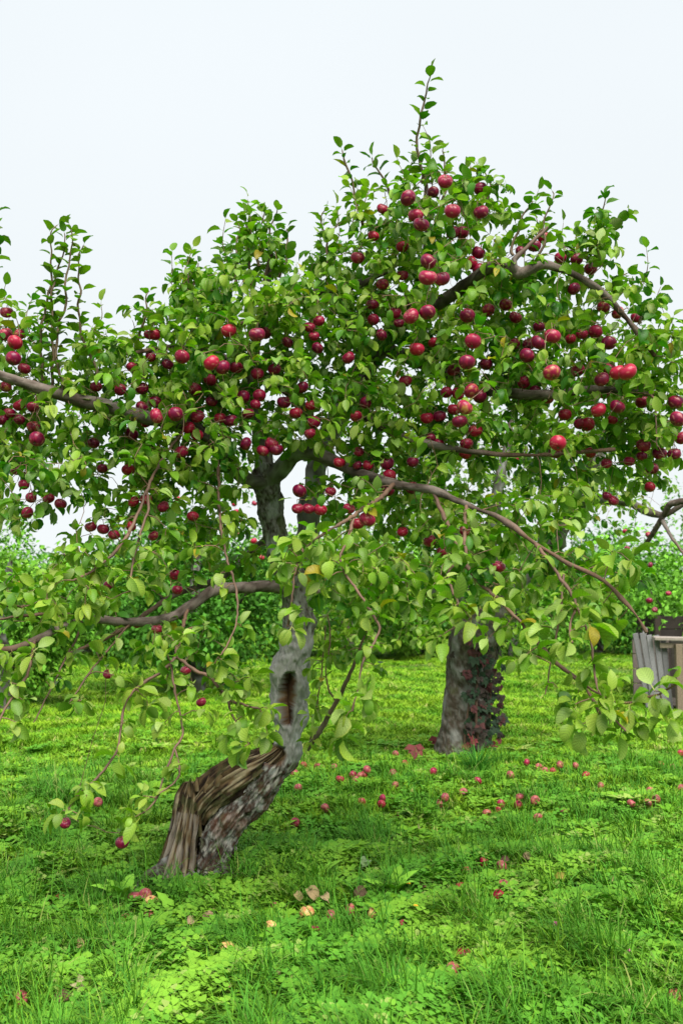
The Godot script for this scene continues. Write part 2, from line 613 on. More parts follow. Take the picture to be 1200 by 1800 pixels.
func apple_shape(kind: int) -> ArrayMesh:      # radius about 1
	var buf := Buf.new()
	var nu := 26
	var nv := 16
	for k in nv + 1:
		var t := PI * k / nv          # 0 top
		for j in nu + 1:
			var a := TAU * j / nu
			var lobes := 1.0 + 0.018 * cos(a * 5.0 + kind) * smoothstep(0.6, 1.0, t / PI) + 0.02 * sin(a + kind * 2.1)
			var r := sin(t) * (1.0 + 0.06 * cos(t)) * lobes
			var y := cos(t) * 0.88
			y -= 0.34 * exp(-pow(t / 0.34, 2.0)) * 0.9
			y += 0.16 * exp(-pow((PI - t) / 0.3, 2.0))
			var ca := j % nu
			var al := TAU * ca / nu
			var streak := fine.get_noise_3d(cos(al) * 55.0 + kind * 40.0, sin(al) * 55.0, t * 7.0)
			var blush := noise.get_noise_3d(cos(al) * 14.0 + kind * 90.0, cos(t) * 12.0, sin(al) * 14.0)
			var col := Color(0.235, 0.004, 0.042)
			if kind == 1: col = Color(0.31, 0.006, 0.034)
			if kind == 2: col = Color(0.135, 0.003, 0.032)
			if kind >= 4: col = Color(0.29, 0.055, 0.075)
			col = col.lerp(Color(0.40, 0.016, 0.055), clampf(streak * 1.3, 0, 0.5))
			if kind == 3 or kind == 4: col = col.lerp(Color(0.50, 0.30, 0.06), clampf((blush - 0.1) * 2.5, 0, 0.55))
			if kind == 5: col = Color(0.62, 0.50, 0.16).lerp(Color(0.55, 0.10, 0.07), clampf(0.35 + blush * 1.6 + streak * 0.4, 0, 0.8))
			if rng.randf() < 0.07: col = col.lerp(Color(0.6, 0.3, 0.22), 0.4)
			if t < 0.4: col = col.lerp(Color(0.28, 0.22, 0.06), 0.5 * (1.0 - t / 0.4))
			buf.vert(Vector3(r * cos(a), y, r * sin(a)), Vector3(sin(t) * cos(a), cos(t), sin(t) * sin(a)), col, Vector2(float(j) / nu, float(k) / nv))
	var w := nu + 1
	for k in nv:
		for j in nu:
			var q := k * w + j
			buf.tri(q, q + w, q + 1); buf.tri(q + 1, q + w, q + w + 1)
	for k in range(1, nv):
		for j in w:
			var q := k * w + j
			var jl := k * w + (j - 1 if j > 0 else nu - 1)
			var jr := k * w + (j + 1 if j < nu else 1)
			buf.n[q] = (buf.v[q - w] - buf.v[q + w]).cross(buf.v[jr] - buf.v[jl]).normalized()
	return buf.mesh()

func make_apples() -> void:
	for k in 6: apple_meshes.append(apple_shape(k))
	var b := Buf.new()
	thin_tube(b, [Vector4(0, 0.5, 0, 0.05), Vector4(0.04, 0.85, 0.02, 0.045), Vector4(0.14, 1.25, 0.05, 0.05), Vector4(0.2, 1.5, 0.08, 0.07)], 5, Color(0.10, 0.07, 0.03))
	stalk_mesh = b.mesh()
	var c := Buf.new()
	for k in 5:
		var a := TAU * k / 5
		var d := Vector3(cos(a), 0, sin(a))
		var s := Vector3(-sin(a), 0, cos(a)) * 0.07
		var y := Vector3(0, -0.74, 0)
		c.quad_flat(y + s, y + d * 0.2 + s * 0.5 + Vector3(0, -0.11, 0), y + d * 0.2 - s * 0.5 + Vector3(0, -0.11, 0), y - s, Color(0.07, 0.05, 0.025))
	calyx_mesh = c.mesh()

func apple(at: Vector3, r: float, kind: int, called := "apple") -> MeshInstance3D:
	var o := put(called, apple_meshes[kind], M.apple)
	o.position = at
	o.scale = Vector3(r, r * rng.randf_range(0.92, 1.02), r)
	put("stalk", stalk_mesh, M.twig, o)
	put("calyx", calyx_mesh, M.twig, o)
	return o

func ranks(list: Array) -> Array:       # words that single out each one of a bunch
	var n := list.size()
	var lo := Vector2(1e9, 1e9)
	var hi := Vector2(-1e9, -1e9)
	for q in list:
		lo = lo.min(Vector2(q[0], q[1])); hi = hi.max(Vector2(q[0], q[1]))
	var across := hi.x - lo.x >= hi.y - lo.y
	var order := range(n)
	order.sort_custom(func(a, b): return list[a][0] < list[b][0] if across else list[a][1] < list[b][1])
	var out := []
	out.resize(n)
	for k in n:
		var w := ""
		if n == 2: w = ["left", "right"][k] if across else ["upper", "lower"][k]
		elif k == 0: w = "leftmost" if across else "topmost"
		elif k == n - 1: w = "rightmost" if across else "lowest"
		elif n == 3: w = "middle"
		elif n > 3 and k <= (n - 1) / 2: w = rank_words[k + 1] + (" from left" if across else " from top")
		else: w = rank_words[n - k] + (" from right" if across else " from bottom")
		out[order[k]] = w
	return out

func bunch(what: String, where: String, list: Array, group: String, near: float, far: float, kinds: Array) -> void:
	var words := ranks(list)
	for k in list.size():
		var q: Array = list[k]
		var d := clampf(63.0 / q[2], near, far)
		var r: float = q[2] * d / F
		var p := spot(q[0], q[1], d)
		var o := apple(p, r, kinds[rng.randi() % kinds.size()])
		o.rotation = Vector3(rng.randfn(0.15, 0.4), rng.randf() * TAU, rng.randfn(0, 0.35))
		var label := ("single " + what + " " + where) if list.size() == 1 else "%s of %s %ss %s" % [words[k], count_words[list.size()], what, where]
		tag(o, label, "apple", group)
		apple_spots.append(Vector4(p.x, p.y, p.z, r))
		var top := o.transform * Vector3(0.2, 1.5, 0.08)
		spur_apples.append([top, d])

func hanging_apples() -> void:
	var g := "apples hanging on the leaning hollow tree"
	var K := [0, 0, 0, 0, 0, 1, 1, 2, 2, 2, 2, 3]
	var L := [
		["dark red apple", "at the crown's tip below the tall shoot", [[717, 348, 15], [730, 379, 14], [740, 395, 15], [761, 338, 11], [782, 319, 14]]],
		["dark red apple", "at the right of the crown's tip", [[844, 332, 13], [845, 373, 14], [795, 371, 15], [796, 409, 13], [812, 409, 12]]],
		["red apple", "at the left below the crown's tip", [[672, 367, 11], [656, 415, 11], [628, 453, 13], [707, 434, 12]]],
		["red apple", "in the tight bunch below the crown's tip", [[752, 460, 15], [751, 488, 17], [776, 490, 15]]],
		["red apple", "left of the bare crooked upper branch", [[840, 444, 13], [828, 462, 13], [841, 473, 12]]],
		["red apple", "strung below the upper left bare branch", [[707, 484, 11], [672, 500, 12], [655, 535, 12], [656, 562, 11], [670, 589, 11]]],
		["red apple", "in the row just above the dark inner stem", [[694, 550, 12], [722, 556, 15], [751, 549, 15], [701, 568, 10]]],
		["dark apple", "just above the bare crooked upper branch", [[938, 432, 13], [956, 418, 12], [914, 442, 10]]],
		["red apple", "on the crown's upper right shoulder", [[984, 453, 11], [1013, 456, 12], [1037, 473, 12], [1008, 508, 12]]],
		["red apple", "under the bare crooked upper branch", [[858, 545, 12], [888, 536, 12], [905, 558, 12], [821, 555, 14], [831, 600, 15], [903, 605, 11]]],
		["red apple", "on the crown's outer right slope", [[1060, 540, 12], [1085, 550, 12], [1118, 558, 11], [1046, 583, 13], [1069, 603, 14]]],
		["red apple", "in the loose bunch high right of centre", [[970, 591, 15], [946, 575, 11], [945, 602, 14], [929, 605, 12], [925, 625, 14], [1002, 596, 10], [1022, 587, 11]]],
		["red apple", "around the dark inner stem", [[732, 614, 14], [761, 602, 10], [712, 670, 12], [612, 629, 12]]],
		["bright apple", "in the small group left of the inner stem", [[544, 575, 11], [560, 564, 11], [552, 591, 10], [558, 612, 11]]],
		["red apple", "just above the big central bunch", [[820, 637, 15], [797, 650, 13], [854, 640, 12]]],
		["red apple", "in the big central bunch", [[784, 690, 11], [804, 692, 12], [828, 687, 14], [842, 697, 13], [816, 716, 15], [797, 720, 12], [807, 741, 14]]],
		["red apple", "trailing under the big central bunch", [[835, 757, 13], [819, 780, 12], [817, 797, 12]]],
		["dark red apple", "at the left of the big central bunch", [[772, 732, 12], [750, 735, 12], [771, 779, 10], [757, 770, 9]]],
		["dark red apple", "right of the big central bunch", [[920, 672, 12], [940, 687, 11], [961, 700, 12], [969, 655, 16]]],
		["red apple", "in the tall group on the crown's right", [[1015, 651, 13], [1057, 667, 14], [1060, 690, 12], [1051, 721, 14], [1070, 650, 13]]],
		["red apple", "in the big bunch by the crown's right edge", [[1102, 654, 17], [1085, 655, 15], [1084, 715, 14], [1128, 707, 13], [1075, 738, 10]]],
		["red apple", "cut by the picture's right edge", [[1187, 707, 14], [1190, 737, 15], [1197, 770, 13]]],
		["red apple", "below the bare reddish twigs at right", [[1158, 797, 13], [1184, 798, 12], [1145, 824, 12], [1130, 783, 13], [1127, 802, 10]]],
		["small red apple", "at the bottom of the right edge bunch", [[1141, 856, 10], [1105, 811, 10]]],
		["big red apple", "hanging stacked low right of centre", [[980, 779, 15], [975, 795, 13]]],
		["red apple", "between the big stacked pair and right bunch", [[992, 729, 12], [1032, 746, 13], [1018, 745, 11]]],
		["small red apple", "low in the leaves at the right", [[1037, 796, 10], [1065, 815, 10], [1077, 880, 10], [1066, 872, 9]]],
		["dark apple", "at the left edge above the grey branch", [[12, 549, 12], [27, 602, 14], [10, 588, 13], [24, 630, 14], [43, 648, 12], [35, 588, 11]]],
		["dark apple", "at the left edge beside the grey branch's end", [[57, 678, 12], [10, 680, 11], [35, 712, 12], [58, 716, 11], [17, 726, 11], [5, 738, 11], [35, 738, 10]]],
		["red apple", "at the left edge under the grey branch", [[59, 750, 12], [65, 772, 14], [30, 825, 12], [42, 852, 10]]],
		["dark apple", "in the shaded leaves over the left sky gap", [[86, 876, 11], [107, 886, 11], [49, 901, 11], [55, 875, 10]]],
		["red apple", "in the row against the left sky gap", [[160, 926, 11], [182, 930, 11], [201, 940, 11]]],
		["red apple", "around the left grey branch", [[169, 680, 11], [161, 710, 13], [212, 685, 11], [165, 779, 11]]],
		["bright red apple", "right of the left grey branch", [[250, 683, 12], [274, 707, 13], [275, 731, 14], [309, 728, 14], [250, 716, 12], [257, 742, 11]]],
		["red apple", "below the bunch by the left grey branch", [[231, 763, 13], [319, 795, 13], [226, 826, 12], [180, 824, 10]]],
		["red apple", "in the upper leaves of the left side", [[320, 627, 14], [295, 640, 11], [272, 588, 12], [262, 589, 10], [265, 627, 10], [232, 645, 10]]],
		["red apple", "in the dense row left of the crown's middle", [[372, 638, 15], [392, 646, 14], [415, 646, 13], [370, 668, 12], [342, 685, 13], [372, 706, 11]]],
		["big red apple", "high under the left peak of leaves", [[402, 581, 14], [452, 588, 15], [465, 585, 13]]],
		["red apple", "above the trunk's top, left of it", [[452, 657, 12], [482, 649, 12], [427, 698, 13], [456, 695, 12], [449, 711, 10]]],
		["red apple", "in the shade left of the trunk's top", [[405, 739, 13], [436, 727, 11], [387, 735, 11], [347, 732, 13], [332, 752, 12], [347, 765, 11]]],
		["red apple", "in the loose string above the arching limb", [[499, 707, 13], [531, 681, 12], [520, 726, 12], [547, 712, 11], [552, 742, 12], [545, 762, 11], [505, 602, 11]]],
		["red apple", "right on top of the trunk's fork", [[432, 780, 12], [477, 780, 13], [462, 792, 12], [485, 790, 13]]],
		["red apple", "under the arching limb beside the trunk", [[526, 863, 13], [523, 894, 11], [542, 894, 11], [563, 896, 12], [581, 864, 10]]],
		["small red apple", "along the arching limb's far side", [[596, 813, 11], [630, 794, 10], [646, 818, 10], [642, 708, 11], [626, 732, 11], [628, 818, 9]]],
		["red apple", "beside the arching limb's right half", [[680, 815, 13], [684, 836, 12], [681, 861, 13], [724, 858, 12], [725, 812, 11]]],
		["red apple", "under the forked pale twig in the middle", [[613, 894, 11], [645, 913, 15], [628, 920, 13], [707, 935, 10]]],
		["red apple", "low among leaves before the creeper-clad tree", [[755, 951, 12], [816, 933, 10], [777, 970, 10], [876, 996, 12]]],
		["red apple", "below the crown left of the trunk", [[257, 878, 11], [235, 882, 11], [287, 891, 11], [339, 908, 11], [230, 925, 10], [270, 942, 10]]],
		["small apple", "in the low left leaves by the long bough", [[191, 1029, 9], [307, 1010, 10], [312, 1037, 10], [242, 1096, 9], [276, 1106, 10]]],
		["bright red apple", "on the low twig over the left grass", [[327, 1178, 10], [354, 1234, 9]]],
		["small red apple", "between two leaves low at the left", [[190, 1185, 9]]],
		["red apple", "half hidden in leaves near the trunk's foot", [[215, 1481, 12], [115, 1447, 10]]],
	]
	for q in L:
		bunch(q[0], q[1], q[2], g, 4.0, 4.85, K)
	bunch("dark apple", "on the distant tree behind the wooden bin", [[1098, 934, 5], [1139, 940, 6], [1102, 949, 5], [1101, 964, 5], [1142, 993, 5], [1140, 1056, 6], [1130, 1034, 5], [1174, 1043, 5], [1150, 1072, 5], [1185, 909, 5]].slice(0, 9), "apples on the trees behind", 10.5, 12.6, [2, 2, 0])
	bunch("small dark apple", "on the creeper-clad tree's crown", [[997, 882, 8], [906, 807, 7], [900, 770, 7], [872, 822, 6]], "apples on the trees behind", 7.9, 9.2, [2, 2, 0])
	bunch("small distant apple", "in dark leaves left of the leaning trunk", [[412, 886, 5], [415, 899, 5], [423, 915, 5], [418, 940, 5], [446, 951, 6], [447, 885, 5], [460, 980, 5], [312, 876, 6]], "apples on the trees behind", 14.3, 14.4, [0, 1])

func fallen_apples() -> void:
	var g := "windfall apples in the grass"
	var L := [
		["fallen pink apple", "in grass just right of the leaning trunk", [[533, 1358], [558, 1362], [518, 1374], [490, 1393], [483, 1394], [524, 1401], [587, 1361]]],
		["fallen pink apple", "in the patch between the trunks", [[620, 1377], [639, 1377], [645, 1368], [625, 1387], [597, 1383], [632, 1378]]],
		["fallen pink apple", "below the patch between the trunks", [[672, 1419], [670, 1428], [635, 1424], [571, 1436], [518, 1463]]],
		["fallen red apple", "by the thick trunk's left foot", [[711, 1357], [690, 1374], [761, 1370], [695, 1338], [694, 1394]]],
		["fallen apple", "in front of the round grass tuft", [[827, 1363], [839, 1386], [814, 1406], [772, 1428], [782, 1416], [705, 1451]]],
		["fallen red apple", "in grass right of the round grass tuft", [[946, 1361], [971, 1368], [957, 1368], [984, 1357], [1011, 1359], [925, 1353], [896, 1378]]],
		["fallen pink apple", "in grass well below the round grass tuft", [[880, 1428], [874, 1441], [910, 1431], [855, 1447], [940, 1423], [912, 1416], [991, 1442]]],
		["fallen pink apple", "in grass below the drooping right sprays", [[1029, 1378], [1055, 1395], [1096, 1407], [1142, 1405], [1137, 1426], [1152, 1420], [1109, 1428]]],
		["fallen red apple", "by the picture's right edge", [[1161, 1354], [1181, 1360], [1195, 1335], [1196, 1402]]],
		["fallen red apple", "on mown grass left of the leaning trunk", [[172, 1426], [265, 1558]]],
		["fallen red apple", "in long grass below the leaning trunk", [[255, 1599], [237, 1603], [219, 1639], [262, 1632], [105, 1606]]],
		["fallen red apple", "among dry leaves in the front grass", [[482, 1620], [583, 1636], [552, 1670], [616, 1626], [612, 1678]]],
		["fallen red apple", "in open grass right of the dry leaves", [[810, 1586], [881, 1543], [850, 1536], [884, 1581], [875, 1600], [821, 1555], [945, 1456]]],
		["fallen red apple", "in the weeds at front", [[710, 1656], [814, 1706], [797, 1735], [1187, 1780], [35, 1795]]],
	]
	for q in L:
		var words := ranks(q[2])
		for k in q[2].size():
			var at := on_ground(q[2][k][0], q[2][k][1])
			var r := rng.randf_range(0.028, 0.035)
			var o := apple(at + Vector3(0, r * rng.randf_range(0.85, 1.3) + 0.028, 0), r, [4, 4, 1, 4, 0][rng.randi() % 5], "fallen_apple")
			o.rotation = Vector3(rng.randf() * TAU, rng.randf() * TAU, rng.randf() * TAU)
			tag(o, "%s of %s %ss %s" % [words[k], count_words[q[2].size()], q[0], q[1]], "apple", g)
			bare.append(Vector4(o.position.x, o.position.y, o.position.z, r))
	var odd := [
		[266, 1612, 5, "pale yellow and red fallen apple in long grass below the leaning trunk"],
		[539, 1632, 5, "pale yellow fallen apple under the upright dry leaves in front"],
		[477, 1662, 5, "yellowish fallen apple in the front weeds left of the dry leaves"],
		[397, 1697, 5, "orange rotting fallen apple alone in the front grass tuft"],
		[659, 1633, 5, "small yellowish fallen apple right of the curled brown leaf"],
	]
	for q in odd:
		var at := on_ground(q[0], q[1])
		var o := apple(at + Vector3(0, 0.07, 0), 0.036, q[2], "fallen_apple")
		o.rotation = Vector3(rng.randf() * TAU, rng.randf() * TAU, 0)
		tag(o, q[3], "apple", g)
		bare.append(Vector4(o.position.x, o.position.y, o.position.z, 0.035))

var bare: Array = []      # windfalls: the grass leaves them in sight

# ------------------------------------------------------------------ the leaning tree

func lean_trunk(t: GrownTree) -> void:
	var pts := path_of([[372, 1550, 5.5, 34], [376, 1508, 5.5, 28], [388, 1466, 5.5, 30], [404, 1438, 5.5, 33], [434, 1406, 5.5, 32], [466, 1371, 5.48, 30], [494, 1334, 5.46, 28], [505, 1306, 5.46, 28], [509, 1270, 5.45, 29], [506, 1222, 5.45, 33], [512, 1172, 5.44, 33], [521, 1122, 5.43, 29], [521, 1070, 5.42, 27], [513, 1030, 5.4, 27], [500, 985, 5.4, 25], [487, 940, 5.4, 23], [476, 890, 5.4, 22], [466, 838, 5.35, 24], [466, 815, 5.33, 20]])
	var path := smooth_path(pts, 0.0075)
	for k in range(0, path.size(), 6):
		if path[k].y > 1.3:
			t.p.append(v3(path[k])); t.r.append(path[k].w)
	var hole := spot(503, 1222, 5.45)
	var hole_top := spot(503, 1184, 5.45).y
	var hole_low := spot(503, 1272, 5.45).y
	var notch := spot(484, 1325, 5.46)
	var shape := func(_s: float, th: float, p: Vector3) -> float:
		var d := 0.010 * ridge.get_noise_3d(p.x * 330, p.y * 150, p.z * 330) + 0.032 * noise.get_noise_3d(p.x * 60, p.y * 45, p.z * 60)
		d += 0.007 * fine.get_noise_3d(p.x * 420, p.y * 220, p.z * 420)
		if p.y < 0.62: d += 0.016 * fine.get_noise_3d((p.x - p.y * 0.7) * 320, (p.y + p.x) * 50, p.z * 320)
		# the hollow that opens towards the front
		var m := hollow_at(p, th, hole.x, hole_low, hole_top)
		d -= 0.10 * m + 0.016 * m * fine.get_noise_2d(th * 60.0, p.y * 14)
		var lip := hollow_at(p, th, hole.x, hole_low, hole_top, 1.6) - m
		d += 0.012 * lip
		# the rotten notch at the bend
		var q := Vector2((p.x - notch.x) / 0.075, (p.y - notch.y) / 0.06).length()
		if cos(th) > -0.2: d -= 0.075 * smoothstep(1.0, 0.55, q + 0.25 * fine.get_noise_3d(p.x * 120, p.y * 120, 3))
		return d
	var paint := func(_s: float, th: float, p: Vector3) -> Color:
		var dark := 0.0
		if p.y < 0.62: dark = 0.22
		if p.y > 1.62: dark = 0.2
		var c := bark_color(p, dark)
		if p.y < 0.62 and p.y > 0.0:
			# pale flaking patches low on the trunk, reddish bare wood
			var f := fine.get_noise_3d((p.x - p.y * 0.7) * 220, (p.y + p.x) * 60, p.z * 220)
			if f > 0.12: c = c.lerp(Color(0.40, 0.375, 0.335), clampf((f - 0.12) * 4.0, 0, 0.75))
			if f < -0.1: c = c.lerp(Color(0.05, 0.026, 0.018), clampf((-0.1 - f) * 5.0, 0, 0.85))
			var h := noise.get_noise_3d(p.x * 50, p.y * 40, p.z * 50)
			if h < -0.2: c = c.lerp(Color(0.12, 0.05, 0.03), clampf((-0.2 - h) * 3.0, 0, 0.5))
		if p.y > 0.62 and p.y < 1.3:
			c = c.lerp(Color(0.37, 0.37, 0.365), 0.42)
		var m := hollow_at(p, th, hole.x, hole_low, hole_top, 1.05)
		var rot := Color(0.055, 0.024, 0.012).lerp(Color(0.19, 0.115, 0.062), clampf(0.4 + 1.2 * fine.get_noise_2d(th * 60.0, p.y * 16), 0, 1))
		c = c.lerp(rot, smoothstep(0.25, 0.7, m))
		var q := Vector2((p.x - notch.x) / 0.08, (p.y - notch.y) / 0.065).length()
		if cos(th) > -0.2: c = c.lerp(rot * 0.8, smoothstep(1.0, 0.6, q))
		return c
	var buf := Buf.new()
	sweep(buf, path, 120, shape, paint)
	for k in buf.v.size(): buf.v[k] -= t.node.position
	put("trunk", buf.mesh(), M.bark, t.node)

func hollow_at(p: Vector3, th: float, x: float, low: float, high: float, wider := 1.0) -> float:
	var a := th if th < PI else th - TAU
	if absf(a) > 1.5 or p.y < low - 0.06 or p.y > high + 0.06: return 0.0
	var v := (p.y - low) / (high - low)
	var w := 0.54 * pow(clampf(sin(PI * clampf(v * 0.8 + 0.1, 0.0, 1.0)), 0, 1), 0.4) * wider
	w *= 1.0 + 0.35 * noise.get_noise_2d(p.y * 45.0, 4.0 + 20.0 * signf(a))
	var off := 0.10 - 0.1 * v + 0.16 * noise.get_noise_2d(p.y * 70.0, 31.0)
	if w < 0.02: return 0.0
	return smoothstep(1.0, 0.86, absf(a + off) / w) * smoothstep(-0.05, 0.06, v) * smoothstep(1.06, 0.97, v)

func dead_wood(t: GrownTree) -> void:
	var o := t.node.position
	var rotten := func(p: Vector3, along: float, th: float) -> Color:
		var g := fine.get_noise_3d(cos(th) * 75.0, along * 30.0, sin(th) * 75.0)
		var f := fine.get_noise_3d(cos(th) * 190.0 + 50.0, along * 30.0, sin(th) * 190.0)
		var h := noise.get_noise_3d(p.x * 80, p.y * 80, p.z * 80)
		var c := Color(0.022, 0.013, 0.008).lerp(Color(0.155, 0.103, 0.052), clampf(0.34 + 1.9 * g + 1.5 * f + 0.8 * h, 0, 1))
		if f + g > 0.3: c = c.lerp(Color(0.33, 0.275, 0.18), clampf((f + g - 0.3) * 3.0, 0, 0.75))
		if h < -0.25: c = c.lerp(Color(0.07, 0.075, 0.03), 0.5)
		return c
	# the upright dead slab left of the crack
	var slab := path_of([[306, 1556, 5.45, 36], [315, 1515, 5.45, 27], [323, 1470, 5.46, 21], [330, 1428, 5.48, 19], [335, 1398, 5.5, 17], [337, 1376, 5.5, 9]])
	var path := smooth_path(slab, 0.008)
	var buf := Buf.new()
	sweep(buf, path, 80, func(s: float, th: float, p: Vector3) -> float:
		var d := 0.030 * fine.get_noise_3d(cos(th) * 22.0, s * 8.0, sin(th) * 22.0) + 0.020 * fine.get_noise_3d(cos(th) * 75.0, s * 9.0, sin(th) * 75.0)
		d += 0.013 * fine.get_noise_3d(cos(th) * 210.0, s * 34.0, sin(th) * 210.0)
		return d,
		func(s: float, th: float, p: Vector3) -> Color:
			var c: Color = rotten.call(p, s, th)
			if s < 0.38:
				var f := fine.get_noise_3d(cos(th) * 60.0, s * 14.0, sin(th) * 60.0) + 0.6 * noise.get_noise_3d(cos(th) * 30.0, s * 60.0, 7.0)
				c = c.lerp(Color(0.27, 0.23, 0.19), clampf(0.1 + f * 2.6, 0, 0.9))
			return c)
	for k in buf.v.size(): buf.v[k] -= o
	tag(put("dead_wood", buf.mesh(), M.bark, t.node), "upright weathered slab of dead wood left of the dark crack")
	# the rotten upper side of the leaning trunk
	var top := path_of([[352, 1440, 5.54, 14], [362, 1412, 5.52, 30], [392, 1384, 5.51, 36], [426, 1362, 5.49, 32], [458, 1344, 5.48, 25], [486, 1324, 5.47, 16], [498, 1310, 5.47, 8]])
	path = smooth_path(top, 0.008)
	buf = Buf.new()
	sweep(buf, path, 80, func(s: float, th: float, p: Vector3) -> float:
		var d := 0.026 * fine.get_noise_3d(cos(th) * 22.0, s * 24.0, sin(th) * 22.0) + 0.024 * fine.get_noise_3d(cos(th) * 75.0, s * 26.0, sin(th) * 75.0)
		return d + 0.016 * fine.get_noise_3d(cos(th) * 210.0, s * 42.0, sin(th) * 210.0),
		func(s: float, th: float, p: Vector3) -> Color: return rotten.call(p, s, th))
	for k in buf.v.size(): buf.v[k] -= o
	tag(put("dead_wood", buf.mesh(), M.bark, t.node), "rotten brown upper side of the leaning trunk")
	# dark heartwood deep in the crack
	buf = Buf.new()
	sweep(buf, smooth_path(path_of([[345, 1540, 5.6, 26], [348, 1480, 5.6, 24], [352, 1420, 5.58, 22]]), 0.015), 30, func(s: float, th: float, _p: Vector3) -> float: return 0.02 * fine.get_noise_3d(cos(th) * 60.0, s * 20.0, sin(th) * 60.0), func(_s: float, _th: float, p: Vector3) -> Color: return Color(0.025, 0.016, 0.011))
	for k in buf.v.size(): buf.v[k] -= o
	tag(put("heartwood", buf.mesh(), M.bark, t.node), "dark heartwood deep in the crack")
	# splinters along the broken edge
	for q in [[330, 1400, 334, 1368, 9], [345, 1390, 347, 1366, 8], [360, 1392, 372, 1356, 9], [380, 1380, 398, 1346, 10], [400, 1372, 425, 1338, 9], [322, 1430, 322, 1392, 8], [420, 1358, 448, 1330, 8], [352, 1470, 350, 1400, 7], [368, 1402, 402, 1366, 9], [384, 1412, 430, 1372, 7]]:
		var a := spot(q[0], q[1], 5.44 + rng.randf_range(-0.03, 0.05))
		var b := spot(q[2], q[3], 5.47)
		var r: float = q[4] * 0.62 * 5.5 / F
		var sb := Buf.new()
		var sp := smooth_path([Vector4(a.x, a.y, a.z, r), Vector4((a.x + b.x) / 2, (a.y + b.y) / 2, a.z, r * 0.8), Vector4(b.x, b.y, b.z, r * 0.18)], 0.012)
		sweep(sb, sp, 6, func(s: float, th: float, p: Vector3) -> float: return 0.012 * fine.get_noise_3d(cos(th) * 60.0 + q[0], s * 24.0, sin(th) * 60.0), func(s: float, th: float, p: Vector3) -> Color: return rotten.call(p, s, th))
		for k in sb.v.size(): sb.v[k] -= o
		put("splinter", sb.mesh(), M.bark, t.node)
	# roots
	for rt in [[[312, 1518, 5.45, 30], [285, 1536, 5.4, 22], [262, 1546, 5.35, 16], [238, 1566, 5.3, 9]], [[386, 1528, 5.45, 18], [404, 1540, 5.4, 14], [424, 1560, 5.36, 6]], [[330, 1540, 5.42, 18], [322, 1560, 5.34, 13], [316, 1580, 5.26, 6]]]:
		var rb := Buf.new()
		sweep(rb, smooth_path(path_of(rt), 0.012), 24, func(_s: float, th: float, p: Vector3) -> float: return 0.014 * ridge.get_noise_3d(p.x * 60, p.y * 60, p.z * 60), func(_s: float, _th: float, p: Vector3) -> Color: return bark_color(p, 0.5))
		for k in rb.v.size(): rb.v[k] -= o
		put("root", rb.mesh(), M.bark, t.node)

